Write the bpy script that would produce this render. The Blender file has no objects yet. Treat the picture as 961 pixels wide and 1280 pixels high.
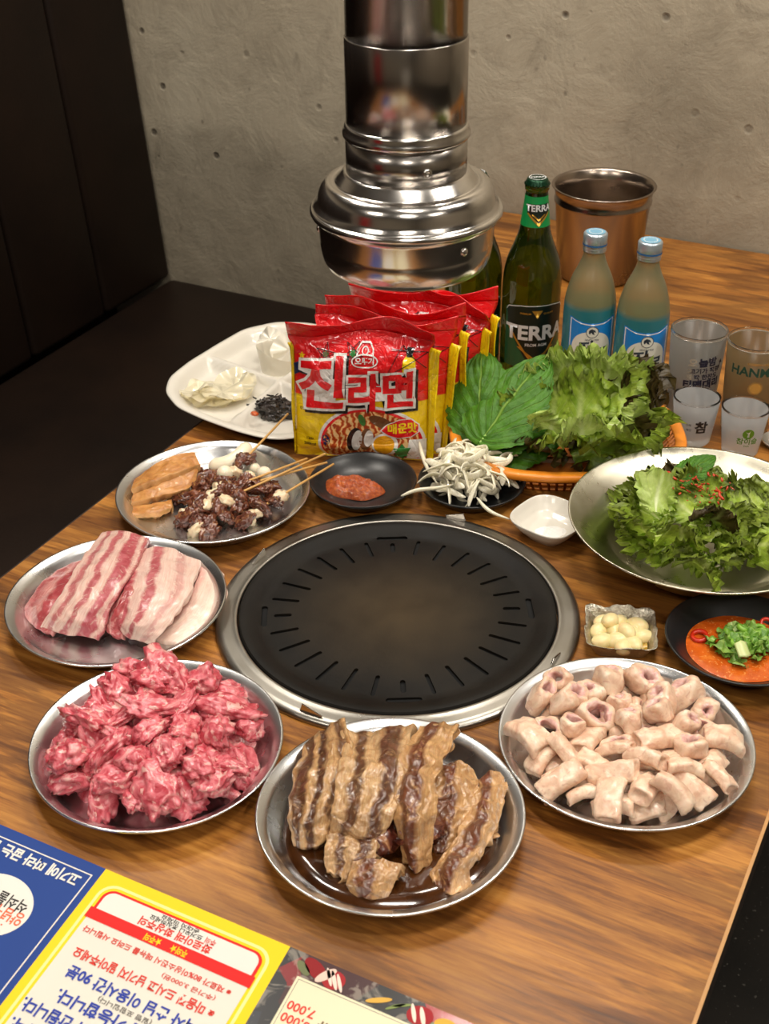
import bpy, bmesh, math, random
from mathutils import Vector, Matrix, noise
C = bpy.context.scene
COL = C.collection
PI = math.pi
T = 0.75                                   # table-top height

# ------------------------------------------------------------------ camera, world, lights, exposure
cam_d = bpy.data.cameras.new('camera'); cam = bpy.data.objects.new('camera', cam_d); COL.objects.link(cam)
CR = Vector((0.89142, 0.45306, -0.00985)); CU = Vector((-0.23689, 0.48441, 0.84216)); CF = Vector((-0.38632, 0.74838, -0.53914))
CP = Vector((0.48, -2.076, 1.5532)); FPX = 1650.0
cam.matrix_world = Matrix(((CR.x, CU.x, -CF.x, CP.x), (CR.y, CU.y, -CF.y, CP.y), (CR.z, CU.z, -CF.z, CP.z), (0, 0, 0, 1)))
cam_d.sensor_fit = 'VERTICAL'; cam_d.sensor_height = 36; cam_d.lens = FPX / 1280 * 36
cam_d.clip_start = 0.05
cam_d.dof.use_dof = True; cam_d.dof.focus_distance = 1.32; cam_d.dof.aperture_fstop = 13
C.camera = cam
w = bpy.data.worlds.new('world'); C.world = w; w.use_nodes = True
w.node_tree.nodes['Background'].inputs[0].default_value = (1.0, 0.92, 0.82, 1); w.node_tree.nodes['Background'].inputs[1].default_value = 0.25
C.view_settings.view_transform = 'Standard'; C.view_settings.look = 'None'; C.view_settings.exposure = 0.12; C.view_settings.gamma = 1
LAMPS = [  # x, y, size x, size y, power
    (0.35, -1.55, 0.4, 0.08, 10), (-0.70, -1.10, 0.4, 0.08, 9.5), (0.95, -0.85, 0.08, 0.4, 9.5), (-0.10, -0.42, 0.5, 0.08, 11), (1.15, -0.48, 0.3, 0.08, 5), (-0.95, -0.48, 0.3, 0.08, 5),  # the three along the back wall are added to wash it with light
    (0.9, -2.8, 0.5, 0.3, 11), (-0.55, -2.9, 0.5, 0.3, 9), (1.9, -1.9, 0.3, 0.5, 5)]
CEIL = 2.55
for i, (x, y, sx, sy, p) in enumerate(LAMPS):
    l = bpy.data.lights.new('lamp_light', 'AREA'); l.shape = 'RECTANGLE'; l.size = sx; l.size_y = sy; l.energy = p; l.color = (1.0, 0.93, 0.83)
    o = bpy.data.objects.new('lamp_light', l); COL.objects.link(o); o.location = (x, y, CEIL - 0.075)

# ------------------------------------------------------------------ helpers
def rnd(a, b): return random.uniform(a, b)
def at(px, py, h=0.0):
    """point at h metres above the table top seen at photograph pixel px, py"""
    v = CF + CR * ((px - 480.5) / FPX) - CU * ((py - 640) / FPX)
    t = (T + h - CP.z) / v.z
    return CP + v * t
VR = math.radians(27.3)                    # heading of the photographer's left-right axis on the table
def hexc(s):
    s = s.lstrip('#'); out = []
    for i in (0, 2, 4):
        c = int(s[i:i + 2], 16) / 255
        out.append(c / 12.92 if c <= 0.04045 else ((c + 0.055) / 1.055) ** 2.4)
    return tuple(out) + (1.0,)
class NT:
    def __init__(s, name):
        s.m = bpy.data.materials.new(name); s.m.use_nodes = True; s.t = s.m.node_tree
        s.b = s.t.nodes['Principled BSDF']; s.out = s.t.nodes['Material Output']
    def n(s, typ, props=None, **inp):
        nd = s.t.nodes.new('ShaderNode' + typ)
        for k, v in (props or {}).items(): setattr(nd, k, v)
        for k, v in inp.items():
            key = int(k[1:]) if k[0] == '_' else k.replace('_', ' ')
            s.set(nd.inputs[key], v)
        return nd
    def set(s, sock, v):
        if isinstance(v, bpy.types.NodeSocket): s.t.links.new(v, sock)
        else: sock.default_value = v
    def p(s, **kw):
        for k, v in kw.items(): s.set(s.b.inputs[k.replace('_', ' ')], v)
        return s
    def coord(s, which='Object', scale=(1, 1, 1), loc=(0, 0, 0), rot=(0, 0, 0)):
        c = s.n('TexCoord'); mp = s.n('Mapping', Vector=c.outputs[which], Scale=scale, Location=loc, Rotation=rot)
        return mp.outputs[0]
    def noise(s, vec, scale=5, detail=4, rough=.5, dist=0):
        return s.n('TexNoise', Vector=vec, Scale=scale, Detail=detail, Roughness=rough, Distortion=dist).outputs['Fac']
    def ramp(s, fac, stops, interp='LINEAR'):
        r = s.n('ValToRGB', Fac=fac); e = r.color_ramp.elements; r.color_ramp.interpolation = interp
        while len(e) < len(stops): e.new(0.5)
        for el, (p, c) in zip(e, stops): el.position = p; el.color = hexc(c) if isinstance(c, str) else (c, c, c, 1)
        return r.outputs[0]
    def mix(s, f, a, b, mode='MIX'):
        nd = s.n('MixRGB', {'blend_type': mode}); s.set(nd.inputs[0], f)
        for i, v in ((1, a), (2, b)): s.set(nd.inputs[i], hexc(v) if isinstance(v, str) else v)
        return nd.outputs[0]
    def math(s, op, a, b=0.0, clamp=False):
        nd = s.n('Math', {'operation': op, 'use_clamp': clamp}); s.set(nd.inputs[0], a); s.set(nd.inputs[1], b); return nd.outputs[0]
    def bump(s, h, strength=.3, dist=.001):
        s.set(s.b.inputs['Normal'], s.n('Bump', Strength=strength, Distance=dist, Height=h).outputs[0]); return s
    def rand(s): return s.n('ObjectInfo').outputs['Random']
def plain(name, col, rough=.5, metal=0, **kw):
    k = NT(name); k.p(Base_Color=hexc(col), Roughness=rough, Metallic=metal, **kw); return k.m
def obj(name, bm, m, parent=None, smooth=True, loc=None, rot=None):
    if isinstance(bm, bmesh.types.BMesh):
        me = bpy.data.meshes.new(name); bm.to_mesh(me); bm.free()
        if smooth: me.polygons.foreach_set('use_smooth', [True] * len(me.polygons))
    else: me = bm
    if m is not None and not me.materials: me.materials.append(m)
    o = bpy.data.objects.new(name, me); COL.objects.link(o)
    if parent: o.parent = parent
    if loc is not None: o.location = loc
    if rot is not None: o.rotation_euler = rot
    return o
def tag(o, label, cat, group=None, kind=None):
    o['label'] = label; o['category'] = cat
    if group: o['group'] = group
    if kind: o['kind'] = kind
    return o
def thing(name, label, cat, loc=(0, 0, 0), rz=0, group=None):
    o = bpy.data.objects.new(name, None); COL.objects.link(o); o.location = loc; o.rotation_euler = (0, 0, rz); o.empty_display_size = .02
    return tag(o, label, cat, group)
def copy_tree(o, parent=None):
    c = o.copy(); COL.objects.link(c)
    if parent: c.parent = parent
    for ch in list(o.children): copy_tree(ch, c)
    return c
def autosmooth(o, ang=40):
    me = o.data; bm = bmesh.new(); bm.from_mesh(me)
    for e in bm.edges:
        if len(e.link_faces) == 2 and e.calc_face_angle(0) > math.radians(ang): e.smooth = False
    bm.to_mesh(me); bm.free(); return o
def lathe(prof, seg=64, closed=False):
    bm = bmesh.new(); rings = []
    for r, z in prof:
        if r < 1e-6: rings.append([bm.verts.new((0, 0, z))] * seg)
        else: rings.append([bm.verts.new((r * math.cos(2 * PI * i / seg), r * math.sin(2 * PI * i / seg), z)) for i in range(seg)])
    prs = list(zip(rings[:-1], rings[1:]))
    if closed: prs.append((rings[-1], rings[0]))
    for a, b in prs:
        for i in range(seg):
            j = (i + 1) % seg; q = []
            for v in (a[i], a[j], b[j], b[i]):
                if v not in q: q.append(v)
            if len(q) > 2: bm.faces.new(q)
    bmesh.ops.recalc_face_normals(bm, faces=bm.faces); return bm
def spl(pts, n):
    """Catmull-Rom through tuples"""
    out = []; P = [tuple(2 * a - b for a, b in zip(pts[0], pts[1]))] + list(pts) + [tuple(2 * a - b for a, b in zip(pts[-1], pts[-2]))]
    m = len(pts) - 1
    for k in range(n + 1):
        s = k / n * m; i = min(int(s), m - 1); t = s - i
        a, b, c, d = P[i:i + 4]
        out.append(tuple(.5 * (2 * q + (r - p) * t + (2 * p - 5 * q + 4 * r - u) * t * t + (3 * q - p - 3 * r + u) * t ** 3) for p, q, r, u in zip(a, b, c, d)))
    return out
def grid(nu, nv, f, wrap_u=False):
    """surface from f(u,v), u,v in 0..1, with a UV map"""
    bm = bmesh.new(); uvl = bm.loops.layers.uv.new('UVMap')
    V = [[bm.verts.new(f(i / nu, j / nv)) for j in range(nv + 1)] for i in range(nu if wrap_u else nu + 1)]
    for i in range(nu):
        for j in range(nv):
            i2 = (i + 1) % nu if wrap_u else i + 1
            fc = bm.faces.new((V[i][j], V[i2][j], V[i2][j + 1], V[i][j + 1]))
            for lp, (a, b) in zip(fc.loops, ((i, j), (i + 1, j), (i + 1, j + 1), (i, j + 1))): lp[uvl].uv = (a / nu, b / nv)
    return bm
def box(bm, x0, x1, y0, y1, z0, z1):
    vs = [bm.verts.new(p) for p in ((x0, y0, z0), (x1, y0, z0), (x1, y1, z0), (x0, y1, z0), (x0, y0, z1), (x1, y0, z1), (x1, y1, z1), (x0, y1, z1))]
    for f in ((0, 3, 2, 1), (4, 5, 6, 7), (0, 1, 5, 4), (1, 2, 6, 5), (2, 3, 7, 6), (3, 0, 4, 7)): bm.faces.new([vs[i] for i in f])
    return bm
def bx(x0, x1, y0, y1, z0, z1, bevel=0, seg=2):
    bm = box(bmesh.new(), x0, x1, y0, y1, z0, z1)
    if bevel: bmesh.ops.bevel(bm, geom=list(bm.edges), offset=bevel, segments=seg, profile=.5, affect='EDGES')
    return bm
def tube(bm, pts, rad, seg=8, cap=True):
    """tube along points; rad number or list"""
    n = len(pts); pts = [Vector(p) for p in pts]; R = rad if isinstance(rad, (list, tuple)) else [rad] * n
    rings = []; up = None
    for i, p in enumerate(pts):
        d = (pts[min(i + 1, n - 1)] - pts[max(i - 1, 0)]).normalized()
        if up is None:
            up = Vector((0, 0, 1)) if abs(d.z) < .9 else Vector((1, 0, 0))
        a = (up - d * up.dot(d)).normalized(); up = a; b = d.cross(a)
        rings.append([bm.verts.new(p + (a * math.cos(2 * PI * k / seg) + b * math.sin(2 * PI * k / seg)) * R[i]) for k in range(seg)])
    for a, b in zip(rings[:-1], rings[1:]):
        for k in range(seg): bm.faces.new((a[k], a[(k + 1) % seg], b[(k + 1) % seg], b[k]))
    if cap: bm.faces.new(rings[0][::-1]); bm.faces.new(rings[-1])
    return bm
def fbm(p, s, seed=0, o=3):
    return noise.fractal(Vector(p) * s + Vector((seed * 13.7, seed * 7.1, seed * 3.3)), 1.0, 2.0, o)

# flat artwork: loops and text as 2D meshes that are laid onto a surface
def fill2d(loops):
    cu = bpy.data.curves.new('fill', 'CURVE'); cu.dimensions = '2D'; cu.fill_mode = 'BOTH'
    for lp in loops:
        s = cu.splines.new('POLY'); s.points.add(len(lp) - 1); s.use_cyclic_u = True
        for p, q in zip(s.points, lp): p.co = (q[0], q[1], 0, 1)
    return from_curve(cu)
def from_curve(cu):
    o = bpy.data.objects.new('tmp', cu); COL.objects.link(o)
    me = bpy.data.meshes.new_from_object(o.evaluated_get(bpy.context.evaluated_depsgraph_get()))
    bm = bmesh.new(); bm.from_mesh(me)
    bpy.data.objects.remove(o); bpy.data.curves.remove(cu); bpy.data.meshes.remove(me); return bm
def text2d(s, size, bold=0.0, x=0, y=0, rot=0, sx=1, shear=0, res=3, align='CENTER', space=1.0):
    cu = bpy.data.curves.new('text', 'FONT'); cu.body = s; cu.size = size; cu.align_x = align; cu.align_y = 'CENTER'
    cu.offset = bold * size; cu.resolution_u = res; cu.shear = shear; cu.fill_mode = 'FRONT'; cu.space_character = space
    bm = from_curve(cu)
    bmesh.ops.remove_doubles(bm, verts=bm.verts, dist=size * .002)
    bm.transform(Matrix.Translation((x, y, 0)) @ Matrix.Rotation(rot, 4, 'Z') @ Matrix.Diagonal((sx, 1, 1, 1)))
    return bm
def merge(*bms):
    out = bms[0]
    for b in bms[1:]:
        me = bpy.data.meshes.new('m'); b.to_mesh(me); b.free(); out.from_mesh(me); bpy.data.meshes.remove(me)
    return out
def conform(bm, fn, eps, step=None):
    """cut a flat mesh into cells and lay it onto fn(x, y) -> (point, normal)"""
    if step:
        for ax in (0, 1):
            if ax == 1 and step < 0: break
            st = abs(step); vals = [v.co[ax] for v in bm.verts]
            if not vals: continue
            k = math.ceil(min(vals) / st)
            while k * st < max(vals):
                co = [0, 0, 0]; co[ax] = k * st; no = [0, 0, 0]; no[ax] = 1
                bmesh.ops.bisect_plane(bm, geom=list(bm.verts) + list(bm.edges) + list(bm.faces), plane_co=co, plane_no=no); k += 1
    bmesh.ops.triangulate(bm, faces=bm.faces)
    for v in bm.verts:
        p, n = fn(v.co.x, v.co.y); v.co = Vector(p) + Vector(n) * eps
    return bm
def ell2(cx, cy, a, b, n=40, rot=0):
    return [(cx + a * math.cos(t) * math.cos(rot) - b * math.sin(t) * math.sin(rot), cy + a * math.cos(t) * math.sin(rot) + b * math.sin(t) * math.cos(rot)) for t in (2 * PI * k / n for k in range(n))]
def rr2(x0, x1, y0, y1, r, n=6):
    out = []
    for cx, cy, a0 in ((x1 - r, y1 - r, 0), (x0 + r, y1 - r, PI / 2), (x0 + r, y0 + r, PI), (x1 - r, y0 + r, 1.5 * PI)):
        for k in range(n + 1): a = a0 + PI / 2 * k / n; out.append((cx + r * math.cos(a), cy + r * math.sin(a)))
    return out
def net(rows, nu, nv, thick, amp=.002, fs=60, seed=0, fold=0.0, fine=.25):
    """slab through a net of (px, py, height) rows; UV u along the rows' sequence, v across"""
    R = [[tuple(at(*q)) for q in r] for r in rows]
    across = [spl(r, nv) for r in R]
    cols = [spl([a[j] for a in across], nu) for j in range(nv + 1)]
    def f(u, v):
        i = round(u * nu); j = round(v * nv); p = Vector(cols[j][i])
        k = fbm(p, fs, seed) * amp + fbm(p, fs * 3.3, seed + 3) * amp * fine + math.sin(v * PI * 7 + fbm(p, 20, seed + 5) * 3) * fold
        return p + Vector((fbm(p, fs, seed + 1) * amp, fbm(p, fs, seed + 2) * amp, k))
    return grid(nu, nv, f)
def slab(name, rows, m, thick=.008, nu=36, nv=24, amp=.002, seed=0, fold=0.0, parent=None, fine=.25):
    bm = net(rows, nu, nv, thick, amp, 60, seed, fold, fine)
    c = Vector((0, 0, 0))
    for v in bm.verts: c += v.co
    c /= len(bm.verts); bmesh.ops.translate(bm, verts=bm.verts, vec=-c)
    bmesh.ops.recalc_face_normals(bm, faces=bm.faces)
    if sum(f.normal.z for f in bm.faces) < 0: bmesh.ops.reverse_faces(bm, faces=bm.faces)
    o = obj(name, bm, m, parent, loc=c)
    s = o.modifiers.new('thick', 'SOLIDIFY'); s.thickness = thick; s.offset = -1
    b = o.modifiers.new('round', 'SUBSURF'); b.levels = 1; b.render_levels = 1
    return o
def blob(seed, sx, sy, sz, amp=.3, fs=2.2, sub=3, ridge=0.0, flat=0.0):
    """irregular lump of unit-ish size scaled to sx, sy, sz (half sizes)"""
    bm = bmesh.new(); bmesh.ops.create_icosphere(bm, subdivisions=sub, radius=1)
    for v in bm.verts:
        p = v.co.copy(); k = 1 + amp * fbm(p, fs * .5, seed) + amp * .5 * fbm(p, fs * 1.6, seed + 9)
        if ridge: k += ridge * abs(noise.noise(p * 2.6 + Vector((seed * 3.1, 0, 0)))) - ridge * .3
        q = p * k
        q.z += flat * math.sin(q.x * 2.4 + seed)
        v.co = Vector((q.x * sx, q.y * sy, q.z * sz))
    return bm
def sect(lx, ly, R, big=True):
    d = math.hypot(lx, ly) / R; a = (math.degrees(math.atan2(ly, lx)) + 382.5) % 360
    if d < .28: return 'at the very middle'
    w_ = ('right', 'back right', 'back', 'back left', 'left', 'front left', 'front', 'front right')[int(a // 45)]
    return ('near the middle towards the ' if d < .62 else 'along the outer edge at the ') + w_
def drop_pile(n, rmax, radii, floor=.003, seed=1, zf=.75, tries=30, bias=0.0, cx=0, cy=0):
    """settle n balls one after another: each tries several spots and takes the lowest"""
    rs = random.Random(seed); P = []
    for i in range(n):
        r = radii(rs); best = None
        for _ in range(tries):
            a = rs.uniform(0, 2 * PI); d = math.sqrt(rs.random()) * (rmax - r * .6); x = cx + d * math.cos(a); y = cy + d * math.sin(a)
            z = floor + r * zf + max(0, d + r * .55 - .081) * 1.3
            for (X, Y, Z, Q) in P:
                dd = math.hypot(x - X, y - Y); s = (r + Q) * .92
                if dd < s: z = max(z, Z + math.sqrt(s * s - dd * dd) * zf)
            sc = z + bias * d
            if best is None or sc < best[0]: best = (sc, x, y, z)
        P.append((best[1], best[2], best[3], r))
    return P

# ------------------------------------------------------------------ materials
def m_wood():
    k = NT('table_wood'); v = k.coord('Object', (1.6, 9, 9))
    a = k.noise(v, 2.2, 7, .65, 1.2); b = k.noise(k.coord('Object', (5, 95, 95)), 3, 5, .7, .4); c = k.noise(k.coord('Object', (1.1, 3.4, 1), (3, 1, 0)), 1.9, 4, .6, .8); d = k.noise(k.coord('Object', (2.2, 26, 1), (1, 5, 0)), 2.4, 6, .65, 1.0)
    g = k.math('ADD', k.math('MULTIPLY', a, .38), k.math('ADD', k.math('MULTIPLY', b, .24), k.math('MULTIPLY', d, .38)))
    col = k.ramp(g, [(.34, '#40220b'), (.43, '#734419'), (.5, '#9c6428'), (.57, '#b67c36'), (.68, '#c99148')])
    w_ = k.n('TexWave', {'wave_type': 'RINGS', 'rings_direction': 'Y'}, Vector=k.coord('Object', (.55, 3.2, 1), (.4, -.3, 0)), Scale=3.4, Distortion=6.5, Detail=5, Detail_Scale=2.2, Detail_Roughness=.65).outputs['Fac']
    col = k.mix(k.ramp(w_, [(.0, .0), (.72, .0), (.95, .5)]), col, '#4e2d13', 'MIX')
    col = k.mix(k.ramp(c, [(.36, .5), (.56, 0.0)]), col, '#5d3919')
    nz_ = k.noise(k.coord('Object', (4, 4, 1)), 2.5, 3, .5); dv = k.n('VectorMath', {'operation': 'ADD'}); k.set(dv.inputs[0], k.coord('Object', (3.4, 8, 1), (.13, .4, 0))); k.set(dv.inputs[1], nz_)
    vo = k.n('TexVoronoi', Vector=dv.outputs[0], Scale=1.1, Randomness=1.0).outputs['Distance']
    col = k.mix(k.ramp(vo, [(.02, .7), (.09, 0.0)]), col, '#33200f')
    k.p(Base_Color=col, Roughness=k.ramp(b, [(.3, .36), (.7, .52)]), Specular_IOR_Level=.38, Coat_Weight=.06, Coat_Roughness=.22); k.bump(b, .12, .0006); return k.m
def m_concrete():
    k = NT('trowelled_concrete'); v = k.coord('Object')
    a = k.noise(v, 1.6, 6, .6, .5); b = k.noise(v, 11, 7, .68, .35); st = k.noise(k.coord('Object', (1, 1, 1), rot=(0, .5, 0)), 3.2, 2, .5, 1.4)
    col = k.ramp(a, [(.3, '#8c8270'), (.5, '#a69b87'), (.7, '#b5ab97')])
    col = k.mix(k.math('MULTIPLY', k.ramp(b, [(.3, 1.0), (.5, 0.0)]), .35), col, '#6d6455')
    vo = k.n('TexVoronoi', Vector=v, Scale=17, Randomness=1).outputs['Distance']
    sp = k.math('MULTIPLY', k.ramp(vo, [(.075, 1.0), (.14, 0.0)]), k.ramp(k.noise(v, 3.1, 2, .5), [(.44, 0.0), (.54, 1.0)]))
    col = k.mix(k.math('MULTIPLY', sp, .75), col, '#38302a')
    vo2 = k.n('TexVoronoi', Vector=k.coord('Object', (1, 1, .7), (.2, 0, .3)), Scale=42, Randomness=1).outputs['Distance']
    sp2 = k.math('MULTIPLY', k.ramp(vo2, [(.09, 1.0), (.16, 0.0)]), k.ramp(k.noise(v, 6.3, 2, .5), [(.5, 0.0), (.6, 1.0)]))
    col = k.mix(k.math('MULTIPLY', sp2, .45), col, '#453c33')
    sm = k.math('MULTIPLY', k.ramp(k.noise(k.coord('Object', (2.2, 1, 1.1), rot=(0, .7, 0)), 3.3, 5, .6, 2.2), [(.62, 0.0), (.74, 1.0)]), .4)
    col = k.mix(sm, col, '#5b5344')
    # shading painted darker into the wall colour just above the table
    z = k.n('SeparateXYZ', Vector=v).outputs[2]
    col = k.mix(k.math('MULTIPLY', k.ramp(z, [(.76, .6), (.84, 0.0)]), .5), col, '#4c4538')
    h = k.math('ADD', b, k.math('MULTIPLY', st, .8)); h = k.math('SUBTRACT', h, k.math('MULTIPLY', sp, .6))
    k.p(Base_Color=col, Roughness=.62); k.bump(h, .5, .010); return k.m
def m_steel(name, col='#c9c8c6', rough=.22, brushed=0, aniso=0, bump=.04, fs=25):
    k = NT(name); v = k.coord('Object'); a = k.noise(v, fs, 4, .6)
    k.p(Base_Color=hexc(col), Metallic=1.0, Roughness=k.ramp(a, [(.3, rough * .75), (.7, rough * 1.3)]))
    if aniso: k.p(Anisotropic=aniso); k.set(k.b.inputs['Tangent'], k.n('Tangent', {'direction_type': 'RADIAL', 'axis': 'Z'}).outputs[0])
    if bump: k.bump(k.noise(v, fs * .5, 3, .5), bump, .002)
    return k.m
def m_meat(name, stops, scale=60, rough=.35, stretch=(1, 1, 1), spots=None, sss=.15, bump=.35, coat=.3, dist=1.5, coords='Object'):
    k = NT(name); c = k.n('TexCoord'); r = k.rand()
    off = k.n('CombineXYZ', X=k.math('MULTIPLY', r, 3.7), Y=k.math('MULTIPLY', r, 1.9), Z=0.0).outputs[0]
    ad = k.n('VectorMath', {'operation': 'ADD'}); k.set(ad.inputs[0], c.outputs[coords]); k.set(ad.inputs[1], off)
    v = k.n('Mapping', Vector=ad.outputs[0], Scale=stretch).outputs[0]
    a = k.noise(v, scale, 5, .6, dist); f = k.noise(v, scale * 6, 4, .6)
    col = k.ramp(a, stops)
    if spots: col = k.mix(k.ramp(k.noise(v, scale * 1.7, 3, .55, 2), [(spots[1], 0.0), (spots[1] + .06, spots[2])]), col, spots[0])
    k.p(Base_Color=col, Roughness=rough, Coat_Weight=coat, Coat_Roughness=.15, Subsurface_Weight=sss, Subsurface_Scale=.004, Subsurface_Radius=(1.0, .35, .2))
    k.bump(k.math('ADD', a, k.math('MULTIPLY', f, .35)), bump, .002); return k.m
def m_striped(name, fat, fat2, lean, lean2, bands, rough=.38, wob=.10, grain=.2, coat=.25, sss=.15, patch=0.0, glaze=0.0):
    """layered belly meat: bands across UV v (list of (v, value) with value 1 = lean)"""
    k = NT(name); uv = k.n('TexCoord').outputs['UV']; ob = k.n('TexCoord').outputs['Object']
    sep = k.n('SeparateXYZ', Vector=uv); r = k.rand()
    wv = k.noise(k.n('Mapping', Vector=uv, Scale=(2.2, 1.2, 1)).outputs[0], 1.5, 3, .5)
    wv2 = k.noise(ob, 120, 4, .6)
    v = k.math('ADD', sep.outputs[1], k.math('MULTIPLY', k.math('SUBTRACT', wv, .5), wob * 2.4))
    v = k.math('ADD', v, k.math('MULTIPLY', k.math('SUBTRACT', wv2, .5), .07))
    lv = k.ramp(v, bands)
    le = k.mix(k.ramp(k.noise(ob, 55, 5, .6, 1.5), [(.35, 0.0), (.65, 1.0)]), lean, lean2)
    fa = k.mix(k.ramp(k.noise(k.n('Mapping', Vector=uv, Scale=(3, 18, 1)).outputs[0], 2.5, 4, .6), [(.4, 0.0), (.65, 1.0)]), fat, fat2)
    if patch: lv = k.math('SUBTRACT', lv, k.math('MULTIPLY', k.ramp(k.noise(ob, 70, 4, .6, 2.5), [(.55, 0.0), (.66, 1.0)]), patch), True)
    col = k.mix(lv, fa, le)
    if glaze: col = k.mix(k.math('MULTIPLY', k.ramp(k.noise(ob, 26, 5, .65, 1.5), [(.42, 0.0), (.62, 1.0)]), glaze), col, '#3a190c', 'MIX'); col = k.mix(k.math('MULTIPLY', k.ramp(k.noise(ob, 190, 4, .7, 1.0), [(.5, 0.0), (.62, 1.0)]), glaze * .7), col, '#7a4524')
    g = k.noise(ob, 300, 3, .6)
    k.p(Base_Color=col, Roughness=rough, Coat_Weight=coat, Coat_Roughness=.18, Subsurface_Weight=sss * .5, Subsurface_Scale=.003, Subsurface_Radius=(1.0, .4, .25))
    k.bump(k.math('ADD', k.math('MULTIPLY', lv, -.5), k.math('ADD', k.math('MULTIPLY', g, grain), k.math('MULTIPLY', wv2, .5))), .5, .0016); return k.m
def m_glass(name, col, rough=.02, trans=1.0, ior=1.46, bump=0, col2=None, z0=0, z1=0, coat=0):
    k = NT(name); base = hexc(col)
    if col2:
        z = k.n('SeparateXYZ', Vector=k.n('TexCoord').outputs['Object']).outputs[2]
        mr = k.n('MapRange', Value=z, From_Min=z0, From_Max=z1).outputs[0]; base = k.mix(mr, col2, col)
    k.p(Base_Color=base, Roughness=rough, Transmission_Weight=trans, IOR=ior, Coat_Weight=coat)
    if bump: k.bump(k.noise(k.coord(), 40, 2, .5), bump, .001)
    return k.m
def m_leaf(name, c1, c2, rib, edge=None, es=.62, trans=.25, rough=.42, bumpk=.6):
    """lettuce-like blade; UV u across 0..1 with the rib at .5, v from stem to tip"""
    k = NT(name); uv = k.n('TexCoord').outputs['UV']; ob = k.n('TexCoord').outputs['Object']
    s = k.n('SeparateXYZ', Vector=uv); au = k.math('ABSOLUTE', k.math('SUBTRACT', s.outputs[0], .5))
    ns = k.noise(ob, 45, 4, .6); col = k.ramp(ns, [(.35, c1), (.65, c2)])
    base = k.math('SUBTRACT', 1.0, s.outputs[1])
    ribf = k.math('MULTIPLY', k.ramp(au, [(.0, 1.0), (.02, .9), (.075, 0.0)]), k.ramp(s.outputs[1], [(.3, 1.0), (.95, 0.15)]))
    # side veins
    vv = k.math('SUBTRACT', k.math('MULTIPLY', s.outputs[1], 7.0), k.math('MULTIPLY', au, 9.0))
    vn = k.math('ABSOLUTE', k.math('SUBTRACT', k.math('FRACT', k.math('ADD', vv, k.math('MULTIPLY', k.noise(uv, 6, 2), .5))), .5))
    vf = k.ramp(vn, [(.0, .75), (.06, 0.0)])
    col = k.mix(k.math('MULTIPLY', vf, .55), col, rib)
    if edge:
        e = k.math('MAXIMUM', k.math('MULTIPLY', au, 2.0), s.outputs[1])
        ef = k.math('ADD', e, k.math('MULTIPLY', k.math('SUBTRACT', k.noise(ob, 28, 3, .6), .5), .9))
        col = k.mix(k.ramp(ef, [(es, 0.0), (es + .25, .92)]), col, edge)
    col = k.mix(ribf, col, rib)
    k.p(Base_Color=col, Roughness=rough, Coat_Weight=.15, Coat_Roughness=.25)
    k.bump(k.math('SUBTRACT', k.noise(ob, 130, 3, .5), k.math('MULTIPLY', k.math('MAXIMUM', vf, ribf), .5)), bumpk, .0015)
    tr = k.n('BsdfTranslucent', Color=col); mx = k.n('MixShader', Fac=trans)
    k.t.links.new(k.b.outputs[0], mx.inputs[1]); k.t.links.new(tr.outputs[0], mx.inputs[2]); k.t.links.new(mx.outputs[0], k.out.inputs[0]); return k.m

WOOD = m_wood(); CONC = m_concrete()
ALU = m_steel('pressed_aluminium', '#d6d7d8', .26, bump=.015, fs=14)
STEEL = m_steel('polished_steel', '#cfcbc6', .17, bump=.02, fs=12)
PIPE = m_steel('pipe_steel', '#a8a29c', .20, bump=.02, fs=10)
BRUSH = m_steel('brushed_steel', '#cbc6b4', .30, aniso=.8, bump=.01)
RING = m_steel('worn_ring_steel', '#a19d95', .34, bump=.03, fs=10)
BUCKET = m_steel('bucket_steel', '#ab9e92', .22, aniso=.4, bump=.02)
BLACKM = plain('black_melamine', '#191a1b', .34)
WHITEM = plain('white_melamine', '#d6d1c6', .28, Coat_Weight=.3)
BLACK = plain('black_print', '#17151a', .45)
DARK = plain('dark_band', '#23150d', .5)
PALE = plain('pale_edge', '#b98a55', .5)
YEL = plain('yellow_print', '#f2cf12', .35); REDP = plain('red_print', '#d8141b', .35); WHP = plain('white_print', '#eceae6', .4)

# ------------------------------------------------------------------ the room
def struct(name, bm, m, smooth=False):
    o = obj(name, bm, m, smooth=smooth); o['kind'] = 'structure'; return o
k = NT('floor_tile'); a = k.noise(k.coord(), 6, 5, .6); sp = k.noise(k.coord(), 160, 2, .5)
k.p(Base_Color=k.mix(k.ramp(sp, [(.66, 0.0), (.74, .7)]), k.ramp(a, [(.3, '#12110f'), (.7, '#231f1b')]), '#6a6660'), Roughness=.4); FLOORM = k.m
struct('floor', bx(-1.9, 2.6, -4.6, .12, -.1, 0), FLOORM)
struct('wall_back', bx(-1.9, 2.6, 0, .12, 0, 2.65), CONC)
WALLP = plain('light_plaster', '#8f8678', .7)
struct('wall_left', bx(-2.0, -1.9, -4.6, .12, 0, 2.65), WALLP)
struct('wall_right', bx(2.6, 2.7, -4.6, .12, 0, 2.65), plain('beige_plaster', '#8f8473', .7))
struct('wall_front', bx(-1.9, 2.6, -4.7, -4.6, 0, 2.65), plain('cream_plaster', '#8f8574', .7))
struct('ceiling', bx(-1.9, 2.6, -4.6, .12, 2.56, 2.65), plain('ceiling_paint', '#7d7a74', .8))
LM = NT('lamp_diffuser'); LM.p(Base_Color=hexc('#fff6e6'), Emission_Color=(1, .9, .76, 1), Emission_Strength=6.0); LM = LM.m
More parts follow.
